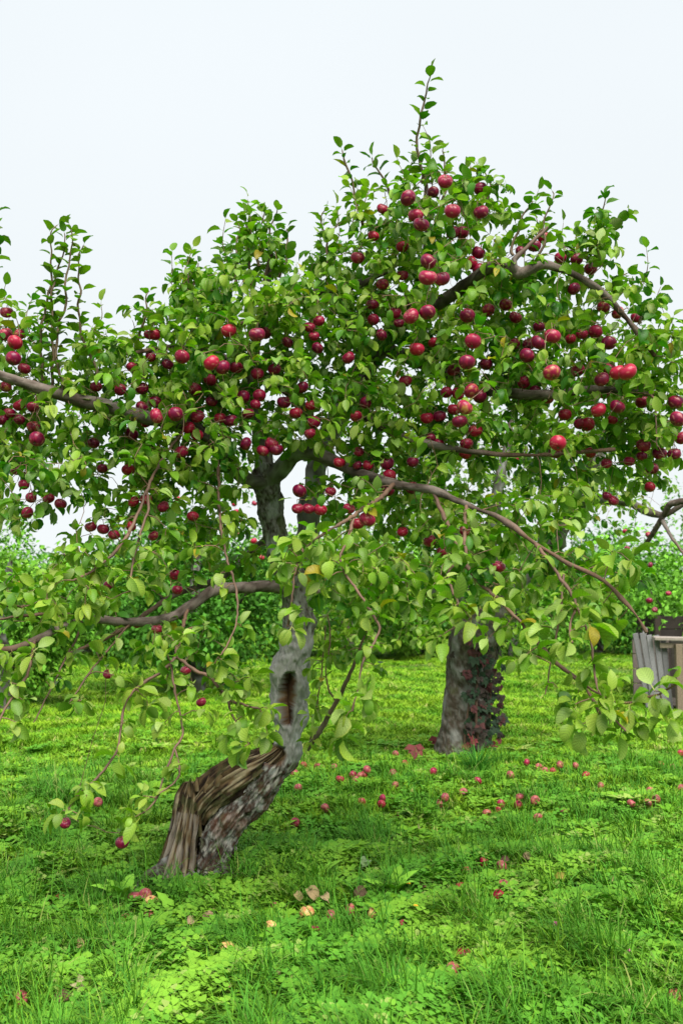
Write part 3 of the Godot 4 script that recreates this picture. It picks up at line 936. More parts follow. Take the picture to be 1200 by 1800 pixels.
func leaning_tree() -> void:
	var foot := on_ground(350, 1530)
	var t := new_tree("apple_tree", foot)
	tag(t.node, "leaning old apple tree with hollow split trunk, full of red apples", "apple tree")
	lean_trunk(t)
	dead_wood(t)
	# main limbs
	limb(t, "limb", [[468, 850, 5.36, 19], [492, 826, 5.3, 17], [512, 803, 5.22, 16], [536, 794, 5.15, 15], [568, 802, 5.08, 13], [620, 828, 4.9, 11], [690, 850, 4.72, 9], [760, 862, 4.5, 7.5], [820, 888, 4.3, 6.5], [880, 912, 4.1, 6], [940, 955, 3.95, 5.5], [1000, 992, 3.82, 4.5], [1060, 1020, 3.7, 4], [1105, 1066, 3.65, 3.2], [1135, 1112, 3.6, 2.5]])
	limb(t, "limb", [[466, 848, 5.35, 15], [440, 846, 5.25, 13], [408, 822, 5.1, 12], [380, 778, 5.0, 12], [330, 748, 4.9, 12], [265, 735, 4.8, 12], [205, 718, 4.7, 13], [130, 700, 4.6, 12], [68, 682, 4.5, 11], [10, 662, 4.4, 9], [-60, 640, 4.3, 6]])
	limb(t, "limb", [[466, 835, 5.35, 16], [460, 770, 5.35, 15], [442, 700, 5.3, 13], [448, 610, 5.25, 10], [466, 520, 5.2, 7], [478, 430, 5.15, 4]])
	limb(t, "limb", [[514, 1030, 5.44, 22], [538, 950, 5.58, 21], [548, 880, 5.62, 21], [562, 800, 5.66, 20], [598, 722, 5.62, 20], [645, 640, 5.5, 21], [690, 580, 5.3, 16], [738, 500, 5.1, 11], [752, 400, 5.0, 7], [746, 300, 4.95, 4]], 0.2)
	limb(t, "limb", [[648, 645, 5.5, 14], [630, 600, 5.4, 12], [606, 556, 5.3, 10], [594, 522, 5.2, 9], [612, 503, 5.1, 9], [640, 495, 5.0, 8], [690, 470, 4.95, 5]])
	limb(t, "limb", [[598, 512, 5.14, 7], [566, 512, 5.05, 7], [540, 520, 5.0, 6], [480, 548, 4.9, 5], [420, 570, 4.8, 3]])
	limb(t, "limb", [[690, 580, 5.3, 13], [780, 528, 5.1, 12], [850, 476, 4.75, 11], [885, 464, 4.6, 11], [912, 480, 4.52, 10], [940, 470, 4.5, 9], [968, 467, 4.5, 8], [1040, 500, 4.55, 7], [1100, 560, 4.6, 6], [1150, 625, 4.55, 4]])
	limb(t, "limb", [[912, 480, 4.52, 7], [902, 460, 4.5, 6], [930, 430, 4.5, 4], [962, 400, 4.5, 3]])
	limb(t, "limb", [[670, 610, 5.4, 13], [760, 645, 5.15, 12], [850, 684, 4.95, 11], [950, 694, 4.8, 9], [1050, 684, 4.7, 7], [1130, 692, 4.6, 5], [1195, 704, 4.5, 3]])
	limb(t, "limb", [[560, 800, 5.66, 13], [520, 700, 5.4, 10], [420, 640, 5.1, 8], [320, 610, 4.9, 6], [240, 620, 4.8, 4]])
	limb(t, "limb", [[645, 640, 5.5, 12], [640, 720, 5.2, 10], [690, 760, 4.9, 8], [800, 790, 4.75, 6], [930, 800, 4.7, 4], [1080, 790, 4.6, 3]])
	# long low boughs to the left
	limb(t, "bough", [[512, 1036, 5.36, 15], [470, 1030, 5.2, 14], [420, 1034, 5.0, 13], [380, 1036, 4.85, 13], [330, 1068, 4.7, 12], [296, 1086, 4.6, 11], [230, 1094, 4.45, 10], [150, 1088, 4.3, 9], [110, 1102, 4.2, 9], [70, 1122, 4.1, 8], [20, 1140, 4.0, 7], [-60, 1150, 3.9, 5]])
	limb(t, "bough", [[505, 1000, 5.5, 12], [490, 940, 5.7, 11], [452, 962, 5.8, 10], [420, 992, 5.8, 9], [380, 1020, 5.6, 8], [300, 1050, 5.3, 6], [210, 1110, 5.0, 5], [120, 1150, 4.8, 4]])
	limb(t, "branch", [[140, 1086, 4.3, 6], [100, 1078, 4.22, 6], [50, 1082, 4.12, 5], [-40, 1092, 4.0, 4]], 0.1, false)
	limb(t, "branch", [[98, 1076, 4.2, 4], [60, 1066, 4.12, 4], [10, 1064, 4.0, 3], [-30, 1050, 3.9, 2]], 0.1, false)
	limb(t, "branch", [[62, 1126, 4.05, 5], [50, 1180, 3.95, 5], [28, 1218, 3.9, 4], [10, 1246, 3.85, 4], [-10, 1290, 3.8, 3]], 0.1, false)
	limb(t, "branch", [[540, 1316, 5.3, 9], [560, 1288, 5.2, 9], [592, 1232, 5.1, 8], [622, 1168, 5.0, 6], [650, 1090, 4.95, 4], [668, 1040, 4.9, 3]])
	limb(t, "branch", [[545, 1300, 5.28, 3], [556, 1240, 5.2, 2.5], [566, 1170, 5.2, 2.5], [572, 1100, 5.2, 2]], 0.1, false)
	limb(t, "branch", [[590, 1235, 5.1, 3], [572, 1190, 5.1, 2.5], [580, 1130, 5.15, 2.5], [576, 1080, 5.2, 2]], 0.1, false)
	limb(t, "branch", [[690, 852, 4.7, 8], [668, 876, 4.4, 7], [632, 898, 4.15, 6], [622, 906, 4.05, 6], [600, 920, 3.95, 5], [568, 938, 3.85, 4], [540, 960, 3.75, 3]], 0.1, false)
	limb(t, "branch", [[622, 906, 4.05, 5], [612, 945, 3.95, 5], [598, 985, 3.85, 4], [622, 1030, 3.75, 4], [650, 1072, 3.65, 4.5], [667, 1108, 3.6, 4.5], [650, 1140, 3.56, 4], [636, 1170, 3.5, 3.5], [628, 1215, 3.45, 3], [618, 1250, 3.42, 2.5]], 0.1, false)
	limb(t, "branch", [[520, 1010, 5.3, 4], [536, 960, 4.6, 4], [520, 1000, 4.1, 3.5], [512, 1060, 3.9, 3], [505, 1100, 3.8, 3]], 0.1, false)
	limb(t, "branch", [[820, 890, 4.28, 7], [815, 930, 4.1, 6], [818, 980, 3.9, 5], [800, 990, 3.7, 5], [786, 1012, 3.55, 4.5], [800, 1050, 3.4, 4], [812, 1070, 3.35, 3]], 0.1, false)
	limb(t, "branch", [[940, 955, 3.95, 6], [965, 988, 3.85, 6], [1000, 1040, 3.75, 5.5], [1012, 1064, 3.7, 5], [1000, 1100, 3.6, 4], [1005, 1130, 3.5, 3]], 0.1, false)
	limb(t, "branch", [[760, 862, 4.5, 8], [790, 930, 4.3, 7], [830, 1010, 4.1, 6.5], [885, 1062, 3.95, 6], [930, 1112, 3.85, 6], [970, 1160, 3.75, 6], [1010, 1190, 3.7, 5], [1040, 1228, 3.6, 4], [1056, 1262, 3.55, 3]], 0.1, false)
	limb(t, "branch", [[1000, 1185, 3.7, 4], [1060, 1224, 3.6, 4], [1100, 1235, 3.55, 4], [1150, 1222, 3.5, 3.5], [1190, 1200, 3.45, 3]], 0.1, false)
	limb(t, "branch", [[1012, 1064, 3.7, 4], [1036, 1120, 3.65, 4], [1042, 1170, 3.6, 4], [1050, 1210, 3.55, 3.5], [1075, 1258, 3.5, 3], [1100, 1285, 3.45, 2.5]], 0.1, false)
	limb(t, "branch", [[990, 1010, 3.8, 4], [982, 1090, 3.7, 3.5], [970, 1150, 3.65, 3], [958, 1220, 3.6, 2]], 0.1, false)
	# drooping twigs at the left
	limb(t, "branch", [[330, 748, 4.88, 5], [290, 800, 4.7, 5], [258, 862, 4.5, 5], [240, 910, 4.4, 5], [210, 962, 4.3, 5], [165, 1002, 4.2, 4], [130, 1020, 4.1, 3]], 0.1, false)
	limb(t, "branch", [[258, 865, 4.5, 5], [262, 890, 4.42, 4], [250, 930, 4.36, 4], [236, 980, 4.3, 3.5], [228, 1040, 4.2, 3]], 0.1, false)
	limb(t, "branch", [[376, 776, 5.0, 5], [384, 830, 4.8, 5], [386, 900, 4.65, 4.5], [396, 970, 4.5, 4], [416, 1042, 4.4, 3.5], [414, 1100, 4.3, 3], [390, 1150, 4.2, 2.5]], 0.1, false)
	limb(t, "branch", [[330, 1068, 4.7, 6], [320, 1110, 4.5, 6], [312, 1150, 4.35, 6], [345, 1180, 4.3, 6], [372, 1192, 4.28, 5.5], [398, 1226, 4.25, 5], [425, 1238, 4.22, 4.5], [456, 1246, 4.2, 3]], 0.1, false)
	limb(t, "branch", [[312, 1152, 4.35, 5], [285, 1180, 4.3, 5.5], [248, 1204, 4.25, 5], [220, 1240, 4.2, 4.5], [206, 1318, 4.1, 4], [172, 1366, 4.05, 4], [140, 1395, 4.0, 3.5], [118, 1425, 3.95, 2.5]], 0.1, false)
	limb(t, "branch", [[300, 1165, 4.3, 4], [312, 1236, 4.2, 4], [322, 1286, 4.15, 4], [306, 1320, 4.1, 4], [286, 1370, 4.05, 3.5], [278, 1400, 4.0, 3], [252, 1430, 3.95, 2.5]], 0.1, false)
	limb(t, "branch", [[308, 1318, 4.1, 3.5], [316, 1352, 4.05, 3.5], [308, 1374, 4.02, 3.5], [272, 1402, 3.98, 2.5]], 0.1, false)
	limb(t, "branch", [[398, 1226, 4.25, 4], [412, 1262, 4.2, 3.5], [425, 1290, 4.15, 3], [438, 1308, 4.1, 2.5]], 0.1, false)
	limb(t, "branch", [[230, 1094, 4.45, 4], [200, 1130, 4.3, 3], [160, 1180, 4.2, 3], [120, 1240, 4.1, 2]], 0.1, false)
	limb(t, "branch", [[150, 1090, 4.3, 4], [120, 1150, 4.2, 3], [90, 1210, 4.1, 2.5], [60, 1270, 4.0, 2]], 0.1, false)
	limb(t, "branch", [[1120, 690, 4.55, 3], [1148, 700, 4.4, 3], [1152, 745, 4.35, 2.5], [1154, 785, 4.3, 2]], 0.1, false)
	# the crown
	var spurs := []
	for q in spur_apples:
		if q[1] < 7.0: spurs.append(q[0])
	for q in [
		[745, 395, 4.9, 100, 90, 0.5, 75], [800, 520, 4.85, 165, 120, 0.6, 135], [650, 470, 5.1, 120, 85, 0.5, 75], [960, 530, 4.85, 140, 110, 0.6, 110], [1075, 610, 4.75, 110, 105, 0.55, 95],
		[1145, 700, 4.9, 85, 100, 0.45, 75], [1000, 690, 4.85, 150, 100, 0.6, 95], [840, 690, 4.85, 140, 120, 0.6, 110], [690, 640, 5.0, 140, 130, 0.6, 110], [545, 570, 5.1, 130, 100, 0.6, 95],
		[430, 575, 4.95, 120, 105, 0.55, 95], [330, 625, 4.85, 130, 100, 0.55, 100], [240, 690, 4.8, 120, 90, 0.5, 85], [120, 745, 4.85, 110, 85, 0.45, 75], [20, 700, 4.85, 60, 170, 0.4, 100], [450, 700, 4.85, 140, 90, 0.6, 90],
		[330, 770, 4.8, 140, 80, 0.55, 85], [600, 750, 5.0, 130, 75, 0.6, 75], [740, 800, 4.95, 120, 70, 0.5, 60], [210, 840, 4.75, 110, 80, 0.5, 70], [345, 880, 5.1, 110, 80, 0.5, 55], [50, 860, 4.5, 65, 60, 0.4, 48],
		[640, 870, 5.0, 120, 60, 0.5, 45], [980, 800, 4.9, 100, 60, 0.45, 40], [1130, 795, 4.9, 75, 60, 0.4, 40], [760, 910, 4.9, 110, 60, 0.45, 45], [462, 440, 5.15, 42, 50, 0.3, 26],
		[350, 510, 5.1, 60, 40, 0.3, 20], [185, 625, 4.9, 60, 50, 0.3, 22], [1025, 430, 4.7, 50, 45, 0.3, 18], [900, 380, 4.8, 50, 35, 0.3, 6], [840, 345, 4.85, 45, 40, 0.3, 18],
		[600, 600, 6.3, 420, 200, 0.7, 110], [300, 700, 6.0, 260, 150, 0.5, 45], [950, 640, 6.0, 240, 170, 0.6, 50],
		[220, 985, 4.5, 140, 75, 0.4, 55], [300, 1120, 4.4, 130, 35, 0.4, 14], [110, 1050, 4.3, 130, 60, 0.35, 32], [590, 1000, 4.4, 130, 70, 0.5, 45], [850, 980, 4.3, 110, 70, 0.35, 50], [360, 960, 5.6, 110, 70, 0.4, 50], [300, 1190, 4.3, 150, 40, 0.25, 7], [60, 1170, 4.1, 80, 60, 0.3, 10], [960, 900, 4.4, 120, 50, 0.3, 30], [1020, 1010, 4.1, 110, 60, 0.3, 30],
		[620, 1110, 5.0, 60, 90, 0.2, 10], [670, 1030, 4.7, 100, 60, 0.4, 40],
	]:
		spurs.append_array(lobe_points(q))
	grow(t, spurs, 7, 0.071)
	var tops := 0
	for a: Vector3 in spurs:
		if tops >= 48 or a.y < 2.3: continue
		var free := true
		for b: Vector3 in spurs:
			if b.y > a.y + 0.04 and absf(b.x - a.x) < 0.07 and absf(b.z - a.z) < 0.35:
				free = false
				break
		if not free: continue
		tops += 1
		var lean := Vector3(rng.randfn(0, 0.16), 1.0, rng.randfn(0, 0.16)) * rng.randf_range(0.06, 0.2)
		var side := ball_dir() * 0.03
		short_shoot(t, a, a + lean * 0.5 + side, a + lean + side * 0.5)
	# the large pale leaves of the drooping sprays nearest to the camera, one by one
	var sprays := [
		[520, 945, 3.75, 8], [548, 935, 3.8, 7], [498, 985, 3.8, 7], [585, 985, 3.8, 7], [512, 1105, 3.75, 9], [640, 1225, 3.45, 6], [612, 1252, 3.42, 9], [600, 1290, 3.42, 7], [570, 1020, 3.8, 6],
		[800, 1064, 3.35, 10], [826, 1090, 3.32, 8], [770, 1120, 3.32, 6], [870, 1056, 3.9, 7], [918, 1035, 3.95, 7], [950, 1100, 3.7, 8], [1000, 1062, 3.65, 8], [1030, 1100, 3.55, 9], [1075, 968, 3.65, 7], [1105, 985, 3.6, 8], [1000, 1130, 3.5, 8], [935, 1150, 3.6, 8],
		[1060, 1250, 3.5, 8], [1020, 1275, 3.55, 8], [1105, 1240, 3.5, 8], [1150, 1215, 3.45, 7], [1170, 1262, 3.45, 6], [1005, 1240, 3.6, 6],
		[110, 1425, 3.95, 8], [238, 1436, 3.95, 8], [262, 1400, 3.97, 5], [96, 1028, 4.1, 8], [150, 1062, 4.1, 8], [60, 1150, 3.95, 7], [228, 1010, 4.1, 7], [430, 1312, 4.1, 9], [470, 1245, 4.15, 7], [390, 1160, 4.2, 6], [240, 1210, 4.2, 7], [332, 1210, 4.2, 8], [210, 1330, 4.05, 5],
	]
	for q in sprays:
		var at := spot(q[0], q[1], q[2])
		var dir := twig_to(t, at)
		rosette(t, at, dir, q[3], 0.086, 0.5, true)
	for at: Vector3 in t.along:
		rosette(t, at, twig_to(t, at), rng.randi_range(3, 6), 0.072, 0.35)
	# more of the same further back along the drooping branches
	for q in [[660, 1000, 4.0], [700, 980, 4.3], [730, 1010, 4.2], [760, 1030, 4.0], [690, 1050, 4.2], [860, 1000, 4.0], [900, 1000, 4.0], [960, 1010, 3.9], [890, 1100, 3.9], [860, 1120, 3.9], [910, 1160, 3.8], [930, 880, 4.1], [980, 920, 3.95], [1020, 960, 3.9], [1040, 1010, 3.8], [1060, 1060, 3.7], [1085, 1090, 3.7], [1040, 1180, 3.6], [1080, 1200, 3.6], [1120, 1270, 3.5], [1090, 1290, 3.5], [980, 1210, 3.65], [40, 1230, 3.9], [20, 1200, 3.9], [30, 1270, 3.85], [130, 1150, 4.2], [100, 1110, 4.15], [180, 1050, 4.2], [270, 1010, 4.3], [440, 1190, 4.3], [400, 1290, 4.15], [360, 1250, 4.2], [290, 1270, 4.15], [220, 1270, 4.15], [180, 1160, 4.2], [550, 1300, 5.2], [640, 1130, 5.0], [600, 1160, 5.05], [660, 1060, 4.9], [470, 1290, 4.2], [260, 1240, 4.2], [310, 1350, 4.05], [150, 1380, 4.0]]:
		var at := spot(q[0], q[1], q[2])
		rosette(t, at, twig_to(t, at), 6, 0.078, 0.4)
	# water shoots that stand above the crown
	for q in [
		[[736, 320, 4.85, 3], [739, 240, 4.8, 2.5], [746, 180, 4.76, 2], [757, 130, 4.72, 1]], [[640, 400, 5.0, 3], [622, 340, 4.95, 2], [608, 290, 4.92, 2], [598, 262, 4.9, 1]], [[690, 350, 5.0, 3], [672, 310, 4.95, 2], [652, 278, 4.93, 1]],
		[[466, 500, 5.15, 3], [472, 430, 5.13, 2], [482, 368, 5.1, 1]], [[440, 500, 5.1, 3], [436, 440, 5.1, 2], [440, 384, 5.1, 1]], [[455, 470, 5.1, 3], [452, 430, 5.1, 2], [458, 372, 5.1, 1]], [[495, 490, 5.1, 3], [500, 440, 5.1, 2], [504, 400, 5.1, 1]], [[574, 470, 5.1, 3], [570, 420, 5.08, 2], [568, 370, 5.06, 1]], [[420, 500, 5.0, 3], [414, 440, 5.0, 2], [418, 392, 5.0, 1]],
		[[335, 560, 5.0, 3], [338, 510, 5.0, 2], [345, 462, 5.0, 1]], [[370, 550, 5.0, 3], [385, 500, 5.0, 2], [398, 466, 5.0, 1]], [[320, 550, 5.0, 3], [326, 510, 5.0, 2], [332, 470, 5.0, 1]], [[230, 620, 4.8, 3], [250, 560, 4.8, 2], [264, 510, 4.8, 1]],
		[[78, 670, 4.55, 3], [70, 590, 4.5, 2.5], [84, 490, 4.5, 2], [98, 396, 4.5, 1]], [[105, 690, 4.55, 3], [108, 600, 4.52, 2.5], [116, 500, 4.5, 2], [130, 398, 4.5, 1]], [[170, 660, 4.6, 3], [150, 600, 4.58, 2.5], [140, 520, 4.55, 2], [148, 430, 4.52, 1]], [[92, 680, 4.55, 3], [92, 590, 4.5, 2.5], [100, 500, 4.5, 2], [112, 410, 4.5, 1]],
		[[-12, 560, 4.4, 3], [-8, 470, 4.4, 2], [-5, 372, 4.4, 1]], [[940, 470, 4.6, 3], [958, 400, 4.6, 2], [968, 336, 4.6, 1]], [[900, 450, 4.6, 3], [920, 390, 4.6, 2], [936, 356, 4.6, 1]], [[1030, 470, 4.7, 3], [1050, 400, 4.7, 2], [1062, 346, 4.7, 1]], [[1040, 440, 4.7, 3], [1076, 400, 4.7, 2], [1108, 378, 4.7, 1]], [[850, 380, 4.8, 3], [856, 330, 4.8, 2], [852, 294, 4.8, 1]], [[775, 360, 4.9, 3], [782, 310, 4.9, 2], [780, 262, 4.9, 1]], [[720, 350, 4.9, 3], [716, 310, 4.9, 2], [722, 285, 4.9, 1]], [[810, 360, 4.9, 3], [816, 325, 4.9, 2], [822, 300, 4.9, 1]],
		[[1120, 570, 4.7, 3], [1145, 540, 4.7, 2], [1160, 530, 4.7, 1]], [[1060, 520, 4.7, 3], [1085, 490, 4.7, 2], [1100, 480, 4.7, 1]],
	]:
		shoot(t, q, 0.074)
	finish(t)

# ------------------------------------------------------------------ the tree with the creeper

func creeper_tree() -> GrownTree:
	var foot := on_ground(818, 1318)
	var t := new_tree("apple_tree", foot)
	tag(t.node, "thick-trunked old apple tree behind, its trunk clad in red creeper", "apple tree")
	var pts := path_of([[812, 1345, 9.75, 60], [815, 1318, 9.75, 50], [818, 1270, 9.75, 43], [820, 1220, 9.75, 40], [824, 1175, 9.75, 41], [832, 1135, 9.75, 44], [842, 1105, 9.75, 46], [850, 1085, 9.75, 40], [858, 1070, 9.75, 22]])
	var path := smooth_path(pts, 0.016)
	var buf := Buf.new()
	sweep(buf, path, 90, func(_s: float, th: float, p: Vector3) -> float:
		return 0.022 * ridge.get_noise_3d(p.x * 200, p.y * 80, p.z * 200) + 0.04 * noise.get_noise_3d(p.x * 30, p.y * 20, p.z * 30) + 0.014 * fine.get_noise_3d(p.x * 240, p.y * 110, p.z * 240),
		func(_s: float, th: float, p: Vector3) -> Color: return bark_color(p * 0.55, 0.35).lerp(Color(0.085, 0.068, 0.048), 0.35))
	for k in buf.v.size(): buf.v[k] -= foot
	put("trunk", buf.mesh(), M.bark, t.node)
	limb(t, "limb", [[846, 1110, 9.75, 34], [880, 1080, 9.7, 28], [928, 1012, 9.6, 24], [975, 945, 9.4, 21], [1014, 880, 9.3, 19], [1050, 800, 9.2, 14], [1080, 720, 9.2, 8]], 0.25)
	limb(t, "limb", [[838, 1110, 9.75, 32], [815, 1040, 9.9, 26], [790, 960, 10.0, 22], [770, 860, 10.0, 16], [760, 740, 10.0, 9]], 0.25)
	limb(t, "limb", [[818, 1050, 9.9, 18], [740, 1030, 9.6, 14], [670, 1022, 9.3, 11], [600, 1030, 9.1, 7], [540, 1040, 9.0, 4]], 0.2)
	limb(t, "limb", [[880, 1080, 9.7, 18], [860, 960, 9.3, 14], [880, 840, 9.0, 10], [900, 720, 9.0, 6]], 0.2)
	limb(t, "limb", [[1014, 880, 9.3, 12], [1090, 880, 8.8, 9], [1160, 905, 8.4, 7], [1210, 876, 8.2, 5]], 0.2)
	limb(t, "branch", [[1220, 880, 8.0, 8], [1180, 885, 8.1, 8], [1166, 905, 8.2, 7], [1140, 948, 8.4, 6], [1115, 975, 8.6, 4]], 0.15)
	limb(t, "branch", [[1164, 915, 8.2, 5], [1180, 945, 8.1, 4], [1205, 980, 8.0, 3]], 0.15)
	var spurs := []
	for q in spur_apples:
		if q[1] > 7.0 and q[1] < 9.5: spurs.append(q[0])
	for q in [
		[880, 830, 9.4, 190, 170, 1.2, 300], [1020, 780, 9.4, 170, 150, 1.1, 150], [1040, 800, 9.25, 60, 90, 0.4, 40], [760, 830, 9.8, 170, 160, 1.1, 200], [700, 960, 9.4, 170, 90, 0.8, 130], [620, 1020, 9.3, 130, 80, 0.7, 90], [880, 990, 9.3, 150, 70, 0.8, 100], [1080, 880, 8.8, 110, 60, 0.6, 36], [680, 1095, 9.0, 110, 50, 0.6, 80], [560, 1085, 8.8, 80, 55, 0.5, 40], [780, 1060, 9.0, 110, 50, 0.6, 40], [950, 1080, 9.0, 110, 50, 0.6, 40],
	]:
		spurs.append_array(lobe_points(q))
	grow(t, spurs, 7, 0.078, 0.0, false)
	finish(t)
	return t

func creeper() -> void:
	var foot := on_ground(835, 1325)
	var o := base("creeper_vine", foot)
	tag(o, "dark red and green creeper climbing the thick trunk behind", "creeper")
	for st in [[[842, 1328, 9.55, 3], [836, 1260, 9.5, 3], [838, 1190, 9.5, 2.5], [832, 1130, 9.48, 2]], [[858, 1326, 9.6, 3], [860, 1270, 9.58, 2.5], [862, 1215, 9.56, 2], [872, 1180, 9.56, 1.5]], [[815, 1326, 9.5, 3], [818, 1280, 9.48, 2.5], [826, 1220, 9.48, 2]]]:
		var b := Buf.new()
		thin_tube(b, local(smooth_path(path_of(st), 0.03), foot), 5, Color(0.08, 0.045, 0.03))
		put("stem", b.mesh(), M.twig, o)
	var shapes := []
	for k in 14:
		var b := Buf.new()
		var col := Color(0.062, 0.016, 0.015)
		if k < 6: col = Color(0.014, 0.038, 0.016)
		elif k < 11: col = Color(0.026, 0.017, 0.013)
		elif k == 13: col = Color(0.15, 0.025, 0.028)
		for j in 5:
			var a := (j - 2) * 0.62
			var d := Vector3(sin(a), -cos(a) * 0.8, 0.25 + rng.randf() * 0.2).normalized()
			small_leaf(b, Vector3.ZERO, d, Vector3(0, 0.35, 1), 0.085 * (1.0 - 0.12 * absf(j - 2)) * rng.randf_range(0.8, 1.1), col * rng.randf_range(0.8, 1.2))
		shapes.append(b.mesh())
	for k in 165:
		var v := rng.randf_range(1120, 1338)
		var c := lerpf(850, 838, (v - 1120) / 218.0)
		var u := c + rng.randfn(0, 17) + (10.0 if v > 1250 else 0.0)
		var d := 9.42 + 0.05 * rng.randf() + 0.0035 * absf(u - 825)
		if k > 140:
			u = rng.randf_range(848, 882); v = rng.randf_range(1190, 1330); d = 9.55
		var p := spot(u, v, d)
		var kind := rng.randi() % 13
		if v > 1290 and rng.randf() < 0.3: kind = 13
		var q := put("leaf", shapes[kind], M.dry, o)
		q.position = p - foot
		q.rotation = Vector3(rng.randfn(0, 0.3), rng.randfn(0, 0.6), rng.randfn(0, 0.5))
		q.scale = Vector3.ONE * rng.randf_range(0.7, 1.15)
	for q in [[768, 1326, "red five-lobed creeper leaf at the left foot of the thick trunk"], [728, 1344, "dull red creeper leaf in grass left of the thick trunk"]]:
		var p := on_ground(q[0], q[1]) + Vector3(0, 0.17, 0)
		var s := put("creeper_leaf", shapes[13], M.dry)
		s.position = p
		s.scale = Vector3.ONE * 1.5
		tag(s, q[2], "leaf")
	# tuft of grass at the trunk's foot
	var tuft := Buf.new()
	for k in 420:
		var a := rng.randf() * TAU
		var out := Vector3(cos(a), 0, sin(a))
		blade(tuft, out * rng.randf_range(0.0, 0.12), out, rng.randf_range(0.2, 0.36), 0.004, rng.randf_range(0.5, 1.5), Color(0.05, 0.20, 0.025) * rng.randf_range(0.7, 1.3))
	var g := put("grass_tuft", tuft.mesh(), M.grass)
	g.position = on_ground(838, 1368)
	tag(g, "round dark green grass tuft at the foot of the creeper-clad trunk", "grass")

# ------------------------------------------------------------------ trees further back

func bushy_tree(called: String, label: String, at: Vector3, wide: float, high: float, n: int, tint: Color, leaf_size: float, group := "", low := 0.12) -> Node3D:
	var o := base(called, at)
	tag(o, label, "apple tree", group)
	var tb := Buf.new()
	var tp := [Vector4(0, -0.1, 0, 0.16), Vector4(0.05, 0.5, 0, 0.12), Vector4(-0.03, high * 0.45, 0.05, 0.09), Vector4(0.1, high * 0.8, 0, 0.03)]
	sweep(tb, smooth_path(tp, 0.06), 14, func(_s, _th, p: Vector3): return 0.03 * noise.get_noise_3d(p.x * 30, p.y * 30, p.z * 30), func(_s, _th, p: Vector3): return bark_color(p + at, 0.35))
	put("trunk", tb.mesh(), M.bark, o)
	var lobes := []
	for k in 15:
		var d := ball_dir()
		lobes.append([Vector3(d.x * wide * 0.62, high * (0.5 + 0.30 * d.y), d.z * wide * 0.62), rng.randf_range(0.3, 0.52) * wide, rng.randf_range(0.75, 1.2)])
	for k in 5:
		var a := TAU * k / 5 + rng.randf()
		var q: Array = lobes[k * 3]
		var lb := Buf.new()
		var c: Vector3 = q[0]
		sweep(lb, smooth_path([Vector4(0, 0.45 + 0.1 * k, 0, 0.07), Vector4(c.x * 0.4, c.y * 0.6, c.z * 0.4, 0.05), Vector4(c.x, c.y, c.z, 0.018)], 0.08), 8, func(_s, _th, _p): return 0.0, func(_s, _th, p: Vector3): return limb_color(p) * 0.7)
		put("limb", lb.mesh(), M.bark, o)
	var b := Buf.new()
	for k in n:
		var q: Array = lobes[rng.randi() % lobes.size()]
		var d := ball_dir()
		var p: Vector3 = q[0] + d * q[1] * lerpf(0.5, 1.08, sqrt(rng.randf())) + ball_dir() * 0.08
		if p.y < low * rng.randf_range(0.7, 1.3): continue
		var dir := (ball_dir() + d * 0.7 + Vector3(0, -0.2, 0)).normalized()
		small_leaf(b, p, dir, Vector3(rng.randfn(0, 0.4), 1, rng.randfn(0.1, 0.4)), leaf_size * rng.randf_range(0.7, 1.3), tint * q[2] * rng.randf_range(0.65, 1.4))
	# loose shoots on top
	for k in 14:
		var a := rng.randf() * TAU
		var p := Vector3(cos(a) * wide * rng.randf() * 0.7, high * 0.82, sin(a) * wide * rng.randf() * 0.7)
		for j in 18:
			var q := p + Vector3(rng.randfn(0, 0.03), j * high * 0.014, rng.randfn(0, 0.03))
			small_leaf(b, q, (ball_dir() + Vector3(0, 0.5, 0)).normalized(), Vector3(0, 1, 0.2), leaf_size, tint * rng.randf_range(0.7, 1.2))
	tag(put("crown", b.mesh(), M.far_leaf, o), "", "", "", "stuff")
	return o

func spot_on(u: float, d: float) -> Vector3:
	var p := spot(u, 1100, d)
	return Vector3(p.x, lie(p.x, p.z), p.z)

